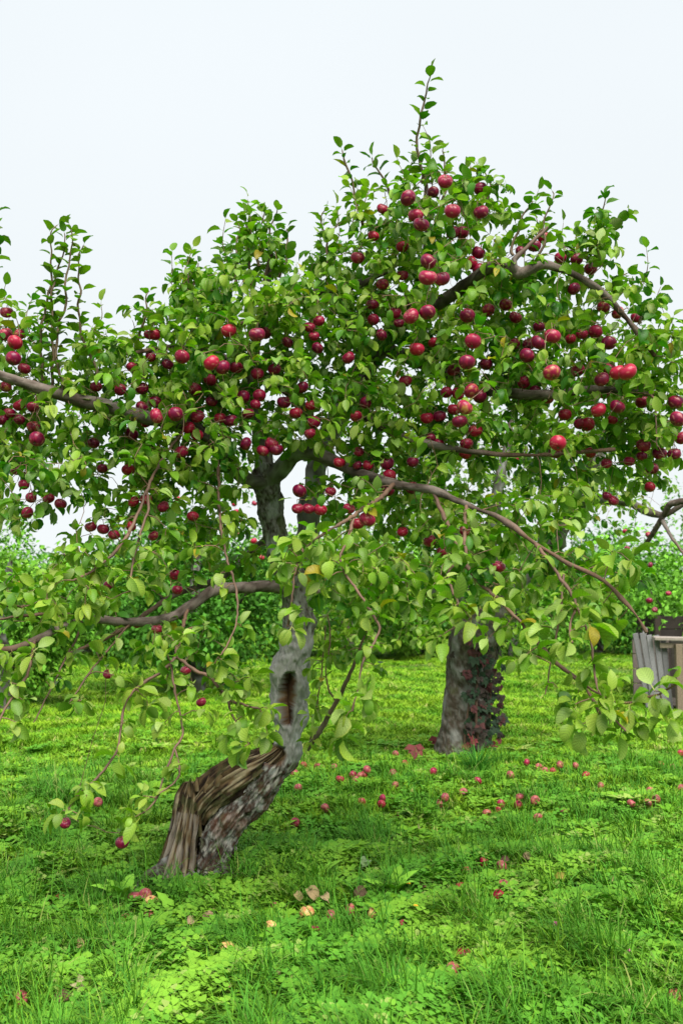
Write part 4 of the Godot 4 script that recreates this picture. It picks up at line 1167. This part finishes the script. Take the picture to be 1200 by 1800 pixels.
func back_trees() -> void:
	var g := "apple trees in the rows behind"
	var dark := Color(0.055, 0.175, 0.018)
	var mid := Color(0.11, 0.28, 0.025)
	var light := Color(0.18, 0.38, 0.035)
	bushy_tree("background_apple_tree", "dark leafy apple tree behind, left of the leaning trunk", spot_on(345, 16.0), 1.75, 3.7, 13000, dark, 0.10, g, 0.35)
	bushy_tree("background_apple_tree", "loose apple tree at the far left under the sky gap", spot_on(5, 13.5), 1.25, 2.55, 9000, mid, 0.085, g)
	bushy_tree("background_apple_tree", "apple tree with dark fruit behind the wooden bin", spot_on(1215, 16.2), 2.1, 3.2, 14000, mid, 0.09, g, 1.0)
	var row := [
		[-60, 24, 1.9, 3.0, light, "pale green tree at the left end of the far row"],
		[150, 26, 2.0, 2.3, light, "low pale tree of the far row under the left sky gap"],
		[300, 24, 2.1, 2.9, mid, "far row tree left of the leaning trunk"],
		[450, 25, 2.1, 3.0, light, "far row tree directly behind the leaning trunk"],
		[610, 24, 2.1, 3.1, mid, "far row tree between the leaning and the thick trunk"],
		[740, 26, 2.2, 3.1, light, "far row tree just left of the thick trunk"],
		[900, 25, 2.1, 3.0, mid, "far row tree just right of the thick trunk"],
		[1050, 26, 2.2, 2.9, dark, "dark far row tree left of the wooden bin"],
		[1230, 27, 2.2, 3.3, mid, "far row tree at the right end beyond the wooden bin"],
	]
	for q in row:
		bushy_tree("background_apple_tree", q[5], spot_on(q[0], q[1]), q[2], q[3], 7500, q[4], 0.14, g)
	# a far belt of trees that closes the view
	var belt := Buf.new()
	for k in 26000:
		var x := rng.randf_range(-34, 34)
		var top := 3.4 + 1.3 * noise.get_noise_1d(x * 14.0)
		var y := rng.randf() * top
		var z := -46.0 + rng.randfn(0, 1.5)
		small_leaf(belt, Vector3(x, y, z), ball_dir(), Vector3(0, 1, 0.4), rng.randf_range(0.25, 0.5), Color(0.06, 0.17, 0.03) * rng.randf_range(0.6, 1.4))
	tag(put("far_woodland", belt.mesh(), M.far_leaf), "far belt of green trees closing the view behind the orchard rows", "woodland", "", "stuff")

# ------------------------------------------------------------------ wooden bin

func plank(parent: Node3D, called: String, at: Vector3, size: Vector3, col: Color, turn := Vector3.ZERO) -> MeshInstance3D:
	var b := Buf.new()
	var h := size * 0.5
	var c := 0.004
	# bevelled box: faces inset, edges chamfered
	var axes := [Vector3(1, 0, 0), Vector3(0, 1, 0), Vector3(0, 0, 1)]
	for k in 3:
		var a: Vector3 = axes[k]
		var u: Vector3 = axes[(k + 1) % 3]
		var v: Vector3 = axes[(k + 2) % 3]
		for s in [-1.0, 1.0]:
			var o: Vector3 = a * s * h.dot(a)
			var uu: Vector3 = u * (h.dot(u) - c)
			var vv: Vector3 = v * (h.dot(v) - c)
			if s > 0: b.quad_flat(o - uu - vv, o - uu + vv, o + uu + vv, o + uu - vv, col)
			else: b.quad_flat(o - uu - vv, o + uu - vv, o + uu + vv, o - uu + vv, col)
			for s2 in [-1.0, 1.0]:      # chamfers along v between a and u
				var e1: Vector3 = a * s * h.dot(a) + u * s2 * (h.dot(u) - c)
				var e2: Vector3 = a * s * (h.dot(a) - c) + u * s2 * h.dot(u)
				if s * s2 > 0: b.quad_flat(e1 - vv, e1 + vv, e2 + vv, e2 - vv, col)
				else: b.quad_flat(e1 - vv, e2 - vv, e2 + vv, e1 + vv, col)
	var m := put(called, b.mesh(), M.wood, parent)
	m.position = at
	m.rotation = turn
	return m

func bins() -> void:
	var at := spot_on(1165, 13.4)
	var o := base("wooden_bin", at)
	o.rotation.y = 0.06
	tag(o, "weathered wooden apple bin of grey planks at the right edge", "wooden bin")
	var px := 13.4 / F
	# left side: upright grey boards leaning outwards at the top
	for k in 5:
		var x := -46.0 + k * 11.0
		var lean := lerpf(0.17, 0.08, k / 4.0)
		var col := Color(0.27, 0.27, 0.28) * rng.randf_range(0.75, 1.15)
		plank(o, "plank", Vector3((x + 8.0 + rng.randfn(0, 0.5)) * px, 0.55 + (0.02 if k < 2 else -0.01 * k), 0.02 * (k % 2) - 0.05), Vector3(10.2 * px, 1.0 + rng.randfn(0, 0.015), 0.022), col, Vector3(0, 0.1, lean))
	plank(o, "plank", Vector3(-32 * px, 1.06, -0.04), Vector3(7 * px, 0.16, 0.024), Color(0.3, 0.29, 0.28), Vector3(0, 0, -0.25))
	# top rail and front frame
	plank(o, "rail", Vector3(22 * px, 0.99, 0.05), Vector3(86 * px, 0.04, 0.12), Color(0.44, 0.38, 0.33), Vector3(0.1, 0, -0.02))
	plank(o, "rail", Vector3(26 * px, 0.90, 0.03), Vector3(70 * px, 0.07, 0.03), Color(0.3, 0.24, 0.18))
	plank(o, "post", Vector3(21 * px, 0.46, 0.09), Vector3(12 * px, 0.92, 0.07), Color(0.27, 0.205, 0.14))
	plank(o, "post", Vector3(64 * px, 0.46, 0.09), Vector3(12 * px, 0.92, 0.07), Color(0.34, 0.26, 0.18))
	for k in 5:
		plank(o, "board", Vector3((36.0 + k * 8.4) * px, 0.45, 0.02), Vector3(7.6 * px, 0.84, 0.022), Color(0.12, 0.10, 0.08) * rng.randf_range(0.7, 1.2))
	plank(o, "rail", Vector3(43 * px, 0.10, 0.05), Vector3(40 * px, 0.1, 0.03), Color(0.26, 0.2, 0.15))
	# floor and back so that it is a box
	for k in 4:
		plank(o, "floor_board", Vector3(26 * px, 0.1, -0.17 - k * 0.24), Vector3(80 * px, 0.025, 0.22), Color(0.2, 0.17, 0.14))
	for k in 4:
		plank(o, "back_board", Vector3(30 * px, 0.2 + k * 0.21, -1.1), Vector3(70 * px, 0.2, 0.022), Color(0.17, 0.14, 0.12))
	for k in 4:
		plank(o, "side_board", Vector3(69 * px, 0.2 + k * 0.21, -0.55), Vector3(0.022, 0.2, 1.05), Color(0.2, 0.17, 0.14))
	# a second, dark bin behind
	var p := spot_on(1195, 14.9)
	var d := base("wooden_bin", p)
	tag(d, "dark brown wooden bin just behind the grey one, its rim above", "wooden bin")
	for k in 6:
		plank(d, "plank", Vector3(0.1, 0.1 + k * 0.2, 0.0), Vector3(0.95, 0.19, 0.025), Color(0.045, 0.03, 0.024) * rng.randf_range(0.8, 1.2))
		plank(d, "plank", Vector3(0.1, 0.1 + k * 0.2, -1.0), Vector3(0.95, 0.19, 0.025), Color(0.04, 0.03, 0.024))
	for s in [-0.36, 0.56]:
		plank(d, "post", Vector3(s, 0.6, 0.05), Vector3(0.08, 1.2, 0.06), Color(0.06, 0.04, 0.03))

# ------------------------------------------------------------------ grass and weeds

func blade(b: Buf, at: Vector3, out: Vector3, long: float, w: float, bend: float, col: Color) -> void:
	var side := Vector3(-out.z, 0, out.x)
	var tilt := rng.randf_range(0.05, 0.5)
	var p := at
	var k0 := b.v.size()
	var n := 4
	for k in n + 1:
		var s := float(k) / n
		var a := tilt + bend * s
		var dir := Vector3(0, cos(a), 0) + out * sin(a)
		var nn := (out * cos(a) - Vector3(0, sin(a), 0)) * -1.0
		if k == n:
			b.vert(p, nn, col, Vector2(0.5, 1))
		else:
			var ww := w * (1.0 - 0.75 * s * s)
			b.vert(p - side * ww * 0.5, nn, col, Vector2(0, s))
			b.vert(p + side * ww * 0.5, nn, col, Vector2(1, s))
		p += dir * long / n
	for k in n - 1:
		var a := k0 + k * 2
		b.tri(a, a + 2, a + 1); b.tri(a + 1, a + 2, a + 3)
	var e := k0 + (n - 1) * 2
	b.tri(e, e + 2, e + 1)

func tuft_mesh(n: int, spread: float, lo: float, hi: float, w: float, bend_lo: float, bend_hi: float, comb: float) -> ArrayMesh:
	var b := Buf.new()
	for k in n:
		var a := rng.randf() * TAU
		var out := (Vector3(cos(a), 0, sin(a)) + Vector3(comb, 0, 0)).normalized()
		var q := rng.randf() * TAU
		var c := Color(1, 1, 1) * rng.randf_range(0.5, 1.4)
		if rng.randf() < 0.14: c = Color(1.9, 1.3, 1.8)
		blade(b, Vector3(cos(q), 0, sin(q)) * spread * sqrt(rng.randf()), out, rng.randf_range(lo, hi), w * rng.randf_range(0.7, 1.3), rng.randf_range(bend_lo, bend_hi), c)
	return b.mesh()

func clover_mesh() -> ArrayMesh:
	var b := Buf.new()
	for k in 9:
		var a := rng.randf() * TAU
		var root_at := Vector3(cos(a), 0, sin(a)) * 0.07 * sqrt(rng.randf())
		var h := rng.randf_range(0.03, 0.085)
		var top := root_at + Vector3(rng.randfn(0, 0.012), h, rng.randfn(0, 0.012))
		var c := Color(1, 1, 1) * rng.randf_range(0.75, 1.3)
		thin_tube(b, [Vector4(root_at.x, 0, root_at.z, 0.001), Vector4(top.x, top.y, top.z, 0.0008)], 3, c)
		var nn := Vector3(rng.randfn(0, 0.3), 1, rng.randfn(0.15, 0.3)).normalized()
		var t := rng.randf() * TAU
		for j in 3:
			var d := Vector3(cos(t + j * TAU / 3), 0.1, sin(t + j * TAU / 3))
			d = (d - nn * d.dot(nn)).normalized()
			var s := d.cross(nn)
			var r := rng.randf_range(0.013, 0.023)
			var k0 := b.v.size()
			b.vert(top, nn, c, Vector2(0.5, 0))
			for q in [[-0.42, 0.55], [-0.36, 0.95], [0.0, 0.98], [0.36, 0.95], [0.42, 0.55]]:
				b.vert(top + s * r * q[0] * 1.3 + d * r * q[1] * 1.25 + nn * r * 0.15 * absf(q[0]), nn, c, Vector2(0.5 + q[0], q[1]))
			for q in 4: b.tri(k0, k0 + 1 + q, k0 + 2 + q)
	return b.mesh()

func weed_leaf(b: Buf, at: Vector3, d: Vector3, n: Vector3, size: float, jag: float, col: Color) -> void:    # a toothed, dandelion-like leaf
	var s := d.cross(n).normalized()
	n = s.cross(d).normalized()
	var steps := 9
	var k0 := b.v.size()
	var p := at
	for k in steps + 1:
		var t := float(k) / steps
		var a := 1.1 * t - 0.3
		var dir := d * cos(a) - n * sin(a)
		var w := size * (0.025 + 0.16 * sin(PI * pow(t, 0.8))) * (1.0 - jag * (0.55 if k % 2 == 0 else 0.0))
		if k == steps: w = 0.001
		var nn := n * cos(a) + d * sin(a)
		b.vert(p - s * w + nn * w * 0.25, nn, col, Vector2(0, t))
		b.vert(p, nn, col * 1.15, Vector2(0.5, t))
		b.vert(p + s * w + nn * w * 0.25, nn, col, Vector2(1, t))
		p += dir * size / steps
	for k in steps:
		var a := k0 + k * 3
		b.tri(a, a + 3, a + 1); b.tri(a + 1, a + 3, a + 4); b.tri(a + 1, a + 4, a + 2); b.tri(a + 2, a + 4, a + 5)

func broad_mesh() -> ArrayMesh:
	var b := Buf.new()
	for k in 6:
		var a := k * 2.4 + rng.randfn(0, 0.3)
		var d := Vector3(cos(a), rng.randf_range(0.4, 1.3), sin(a)).normalized()
		weed_leaf(b, Vector3.ZERO, d, Vector3(-d.x, 1.0, -d.z), rng.randf_range(0.07, 0.15), 0.3 + 0.5 * rng.randf(), Color(1, 1, 1) * rng.randf_range(0.8, 1.25))
	return b.mesh()

func scatter(called: String, label: String, mesh: Mesh, places: Array) -> void:
	var mm := MultiMesh.new()
	mm.transform_format = MultiMesh.TRANSFORM_3D
	mm.use_colors = true
	mm.mesh = mesh
	mm.instance_count = places.size()
	for k in places.size():
		mm.set_instance_transform(k, places[k][0])
		mm.set_instance_color(k, places[k][1])
	var o := MultiMeshInstance3D.new()
	o.name = numbered(called, self)
	o.multimesh = mm
	o.material_override = M.grass
	add_child(o, true)
	tag(o, label, "grass", "", "stuff")

func near_bare(p: Vector3) -> bool:
	for q: Vector4 in bare:
		var dx := p.x - q.x
		var dz := p.z - q.z
		if absf(dx) < 0.06 and dz > -0.05 and dz < 0.26: return true
	return false

func grass() -> void:
	# ground sheet
	var b := Buf.new()
	var xs := []
	var zs := []
	for k in range(-60, 61): xs.append(signf(k) * pow(absf(k) / 60.0, 2.6) * 260.0 + k * 0.16)
	for k in range(0, 131): zs.append(6.0 - k * 0.22 - pow(k / 130.0, 4.0) * 260.0)
	for z in zs:
		for x in xs:
			var e := 0.1
			var nn := Vector3(lie(x - e, z) - lie(x + e, z), 2 * e, lie(x, z - e) - lie(x, z + e)).normalized()
			var g := noise.get_noise_2d(x * 20.0, z * 20.0)
			b.vert(Vector3(x, lie(x, z), z), nn, Color(0.055, 0.10, 0.02).lerp(Color(0.085, 0.17, 0.025), clampf(0.5 + g, 0, 1)), Vector2(x, z))
	var w := xs.size()
	for j in zs.size() - 1:
		for k in w - 1:
			var a := j * w + k
			b.tri(a, a + w, a + 1); b.tri(a + 1, a + w, a + w + 1)
	tag(put("ground", b.mesh(), M.soil), "", "", "", "structure")
	var short := []
	var lush := []
	var clover := []
	var broad := []
	var n := 175000
	var z0 := 2.7
	var z1 := 44.0
	for k in n:
		# density falls with distance
		var s := rng.randf()
		var inv := lerpf(pow(z0, -0.35), pow(z1, -0.35), s)
		var z := pow(inv, -1.0 / 0.35)
		var half := 0.36 * z + 1.7
		var x := rng.randf_range(-half, half)
		# thin out so that the density per area is even across rows
		if rng.randf() > half / (0.36 * z + 1.7): continue
		var p := Vector3(x, lie(x, -z) - 0.004, -z)
		var grow_by := pow(maxf(z, 4.0) / 4.0, 0.42)
		var patch := noise.get_noise_2d(x * 26.0, z * 26.0) + 0.35 * rng.randfn(0, 0.35)
		var tone := noise.get_noise_2d(x * 12.0 + 400.0, z * 12.0)
		var c := Color(0.092, 0.265, 0.011).lerp(Color(0.25, 0.43, 0.022), clampf(0.45 + 1.3 * tone + rng.randfn(0, 0.28), 0, 1))
		if rng.randf() < 0.05: c = Color(0.40, 0.42, 0.12)
		var t := Transform3D(Basis(Vector3.UP, rng.randf() * TAU).scaled(Vector3(grow_by, pow(grow_by, 0.3) * lerpf(1.0, 0.72, smoothstep(6.0, 10.0, z)), grow_by) * rng.randf_range(0.7, 1.25)), p)
		if near_bare(p) and rng.randf() < 0.9: continue
		var front := smoothstep(6.2, 4.0, z)
		if patch > 0.22 - 0.04 * front and z < 9.0:
			var tc := Color(0.075, 0.27, 0.028).lerp(c, rng.randf() * 0.75)
			if rng.randf() < 0.42: lush.append([Transform3D(Basis(Vector3.UP, rng.randfn(2.6 + 2.0 * tone, 1.1)).scaled(Vector3.ONE * rng.randf_range(0.7, 1.25)), p), tc])
		elif patch < -0.12 + 0.26 * front and z < 5.5 + 6.0 * rng.randf():
			if rng.randf() < 0.75: clover.append([Transform3D(t.basis.scaled(Vector3.ONE * (1.0 / lerpf(grow_by, 1.0, 0.35))), p), c.lerp(Color(0.085, 0.27, 0.035), 0.5)])
			if rng.randf() < 0.16: broad.append([t, c.lerp(Color(0.13, 0.36, 0.025), 0.5)])
			if rng.randf() < 0.6 + 0.4 * smoothstep(5.0, 8.0, z): short.append([t, c])
		else:
			short.append([t, c])
			if rng.randf() < 0.10 and z < 4.5 + 9.0 * rng.randf() * rng.randf(): broad.append([Transform3D(t.basis.scaled(Vector3.ONE * lerpf(0.9, 0.5, smoothstep(4.5, 8.0, z))), p), c])
	scatter("grass", "short bright green grass covering the orchard floor", tuft_mesh(12, 0.06, 0.035, 0.11, 0.0052, 0.3, 1.7, 0.0), short)
	scatter("long_grass", "long soft dark green grass lying in swathes near the trunk", tuft_mesh(11, 0.06, 0.10, 0.27, 0.0055, 0.7, 2.0, 0.7), lush)
	scatter("clover", "small clover leaves covering the front of the orchard floor", clover_mesh(), clover)
	scatter("broad_weeds", "low broad-leaved weeds scattered through the grass", broad_mesh(), broad)

func small_things() -> void:
	# dandelions and docks that stand out
	var g := "broad-leaved weeds that stand out in the grass"
	for q in [
		[862, 1665, 0.22, 0.7, "tall pale toothed dandelion plant right of centre in front grass"], [942, 1640, 0.2, 0.2, "smooth pale dock plant standing right of the toothed dandelion"], [215, 1592, 0.2, 0.2, "dock plant with long pale leaves lying below the trunk's root"],
		[355, 1525, 0.18, 0.6, "leafy green weed right at the crack in the leaning trunk's foot"], [410, 1535, 0.2, 0.7, "toothed weed at the right foot of the leaning trunk"], [170, 1640, 0.16, 0.3, "round-leaved pale weed in the front left grass"],
		[560, 1560, 0.2, 0.5, "broad-leaved weed in the grass above the upright dry leaves"], [690, 1585, 0.2, 0.4, "broad weed in grass above the two yellow flowers"], [310, 1630, 0.2, 0.6, "toothed weed beside the left group of windfall apples"], [760, 1700, 0.2, 0.6, "toothed dark weed low in the front centre"],
	]:
		var at := on_ground(q[0], q[1])
		var o := base("broad_leaf_weed", at)
		tag(o, q[4], "weed", g)
		for k in 7:
			var a := k * 2.4 + rng.randfn(0, 0.3)
			var d := Vector3(cos(a), rng.randf_range(0.7, 1.8), sin(a)).normalized()
			var b := Buf.new()
			weed_leaf(b, Vector3.ZERO, d, Vector3(-d.x, 1.0, -d.z + 0.3), q[2] * rng.randf_range(0.6, 1.05), q[3], Color(0.19, 0.42, 0.04) * rng.randf_range(0.75, 1.2))
			put("leaf", b.mesh(), M.grass, o)
	# dry leaves
	for q in [
		[557, 1612, 0.1, Color(0.55, 0.40, 0.2), 1.1, "large upright tan dry leaf above the pale yellow windfall"], [530, 1612, 0.07, Color(0.52, 0.40, 0.18), 0.9, "small upright tan leaf left of the large dry leaf"], [578, 1614, 0.08, Color(0.56, 0.42, 0.22), 0.7, "tan dry leaf leaning right of the large upright dry leaf"],
		[327, 1655, 0.08, Color(0.50, 0.33, 0.2), 0.5, "left tan dry leaf of the group left of front centre"], [355, 1650, 0.08, Color(0.55, 0.36, 0.22), 0.7, "middle pinkish dry leaf of the group left of front centre"], [367, 1638, 0.07, Color(0.45, 0.28, 0.16), 0.3, "right curled dry leaf of the group left of front centre"],
		[152, 1694, 0.08, Color(0.5, 0.38, 0.16), 0.4, "yellowish tan dry leaf in the clover at front left"], [195, 1702, 0.07, Color(0.42, 0.3, 0.16), 0.2, "flat tan dry leaf right of the yellowish one at front left"], [152, 1774, 0.09, Color(0.55, 0.48, 0.25), 0.9, "pale cream dry leaf standing at the bottom left"], [125, 1784, 0.08, Color(0.16, 0.08, 0.04), 0.1, "brown rotten leaf beside the pale cream one at bottom left"],
		[407, 1784, 0.07, Color(0.42, 0.25, 0.12), 0.4, "brown dry leaf at the bottom edge left of centre"], [500, 1752, 0.08, Color(0.44, 0.32, 0.16), 0.2, "tan dry leaf in the clover at the bottom centre"], [620, 1606, 0.1, Color(0.15, 0.085, 0.045), 0.8, "big curled brown leaf above the red windfall at front centre"],
		[915, 1530, 0.08, Color(0.5, 0.36, 0.2), 0.2, "tan dry leaf in open grass right of centre"], [897, 1536, 0.06, Color(0.14, 0.07, 0.04), 0.2, "small brown leaf left of the tan leaf right of centre"], [995, 1568, 0.07, Color(0.45, 0.36, 0.06), 0.2, "yellow fallen leaf in open grass at the right"], [1072, 1578, 0.08, Color(0.5, 0.42, 0.16), 0.1, "straw-coloured fallen leaf farthest right in the front grass"], [752, 1585, 0.07, Color(0.5, 0.34, 0.16), 0.2, "orange-tan dry leaf above the yellow flowers"], [731, 1475, 0.08, Color(0.5, 0.42, 0.2), 0.1, "pale tan dry leaf in the grass between the trunks"], [635, 1552, 0.1, Color(0.30, 0.45, 0.20), 0.9, "pale green fallen leaf standing in grass right of the leaning trunk"],
	]:
		var b := Buf.new()
		var a := rng.randf() * TAU
		var up: float = q[4]
		leaf(b, Vector3.ZERO, Vector3(cos(a), up, sin(a) * 0.4).normalized(), Vector3(0.1, 0.6, 0.8), q[2] * 0.8, 0.7, rng.randf_range(0.8, 2.2), rng.randf_range(0.4, 1.0), q[3] * 0.6, 0.15)
		var o := put("dry_leaf", b.mesh(), M.dry)
		o.position = on_ground(q[0], q[1]) + Vector3(0, 0.07, 0)
		bare.append(Vector4(o.position.x, o.position.y, o.position.z, 0.04))
		tag(o, q[5], "leaf", "fallen leaves in the grass")
	# flowers
	for q in [[976, 1669, "purple clover flower in the right front grass", 0], [1106, 1722, "purple clover flower nearest the bottom right corner", 0], [717, 1591, "upper small yellow flower in the front grass", 1], [730, 1634, "lower small yellow flower in the front grass", 1]]:
		var at := on_ground(q[0], q[1])
		var o := base("clover_flower" if q[3] == 0 else "yellow_flower", at)
		tag(o, q[2], "flower")
		var b := Buf.new()
		thin_tube(b, [Vector4(0, 0, 0, 0.0015), Vector4(0.006, 0.05, 0, 0.0012), Vector4(0.0, 0.1, 0.004, 0.0012)], 4, Color(0.1, 0.25, 0.04))
		put("stem", b.mesh(), M.twig, o)
		var h := Buf.new()
		for k in 44:
			var d := ball_dir()
			if q[3] == 1: d.y = absf(d.y) * 0.4
			small_leaf(h, Vector3(0, 0.105, 0.004), d, Vector3(0, 1, 0.5), 0.012, (Color(0.45, 0.06, 0.26) if q[3] == 0 else Color(0.7, 0.42, 0.02)) * rng.randf_range(0.8, 1.2))
		put("head", h.mesh(), M.dry, o)

# ------------------------------------------------------------------

func _ready() -> void:
	var cam := Camera3D.new()
	cam.name = "camera"
	cam.position = Vector3(0, EYE, 0)
	cam.rotation.x = TILT
	cam.fov = rad_to_deg(2.0 * atan(900.0 / F))
	cam.near = 0.05
	cam.far = 900.0
	var lens := CameraAttributesPhysical.new()
	lens.frustum_focal_length = 12.0 / tan(deg_to_rad(cam.fov) * 0.5)
	lens.frustum_focus_distance = 4.7
	lens.exposure_aperture = 2.6
	lens.frustum_near = 0.05
	lens.frustum_far = 900.0
	cam.attributes = lens
	add_child(cam)
	cam.current = true

	var env := Environment.new()
	env.background_mode = Environment.BG_SKY
	env.sky = Sky.new()
	var sky := ProceduralSkyMaterial.new()
	var expo := 4.9
	sky.sky_top_color = (Color(0.85, 0.91, 0.95) / expo).linear_to_srgb()
	sky.sky_horizon_color = (Color(0.885, 0.935, 0.945) / expo).linear_to_srgb()
	sky.sky_curve = 0.2
	var veil := Image.create(512, 256, false, Image.FORMAT_RGBAF)
	var air := FastNoiseLite.new()
	air.seed = 21
	air.frequency = 0.9
	air.fractal_octaves = 4
	for y in 256:
		for x in 512:
			var up := PI * (0.5 - (y + 0.5) / 256.0)
			var q := Vector3(cos(up) * cos(TAU * x / 512.0), sin(up) * 2.2, cos(up) * sin(TAU * x / 512.0))
			veil.set_pixel(x, y, Color(1, 1, 1, clampf(0.5 + 0.9 * air.get_noise_3dv(q), 0, 1)))
	sky.sky_cover = ImageTexture.create_from_image(veil)
	sky.sky_cover_modulate = Color(1, 1, 1, 0.05 / expo)
	sky.ground_bottom_color = Color(0.05, 0.09, 0.03).linear_to_srgb()
	sky.ground_horizon_color = Color(0.08, 0.14, 0.05).linear_to_srgb()
	sky.sun_angle_max = 1.0
	env.sky.sky_material = sky
	env.tonemap_mode = Environment.TONE_MAPPER_LINEAR
	env.tonemap_exposure = expo
	env.sdfgi_enabled = true
	env.ssao_enabled = true
	env.ssil_enabled = true
	var we := WorldEnvironment.new()
	we.name = "world_environment"
	we.environment = env
	add_child(we)
	var sun := DirectionalLight3D.new()
	sun.name = "sun"
	sun.light_energy = 0.5
	sun.light_color = Color(1.0, 0.98, 0.94)
	sun.light_angular_distance = 50.0
	sun.shadow_enabled = true
	sun.sky_mode = DirectionalLight3D.SKY_MODE_LIGHT_ONLY
	sun.rotation = Vector3(deg_to_rad(-54), deg_to_rad(18), 0)
	add_child(sun)

	rng.seed = 4711
	noise.seed = 3; noise.frequency = 0.1; noise.fractal_octaves = 3
	noise.noise_type = FastNoiseLite.TYPE_SIMPLEX_SMOOTH
	fine.seed = 9; fine.frequency = 0.1; fine.fractal_octaves = 4
	fine.noise_type = FastNoiseLite.TYPE_SIMPLEX
	ridge.seed = 17; ridge.frequency = 0.1
	ridge.noise_type = FastNoiseLite.TYPE_CELLULAR
	ridge.fractal_type = FastNoiseLite.FRACTAL_NONE
	make_materials()
	make_apples()
	fallen_apples()
	small_things()
	grass()
	back_trees()
	hanging_apples()
	leaning_tree()
	creeper_tree()
	creeper()
	bins()
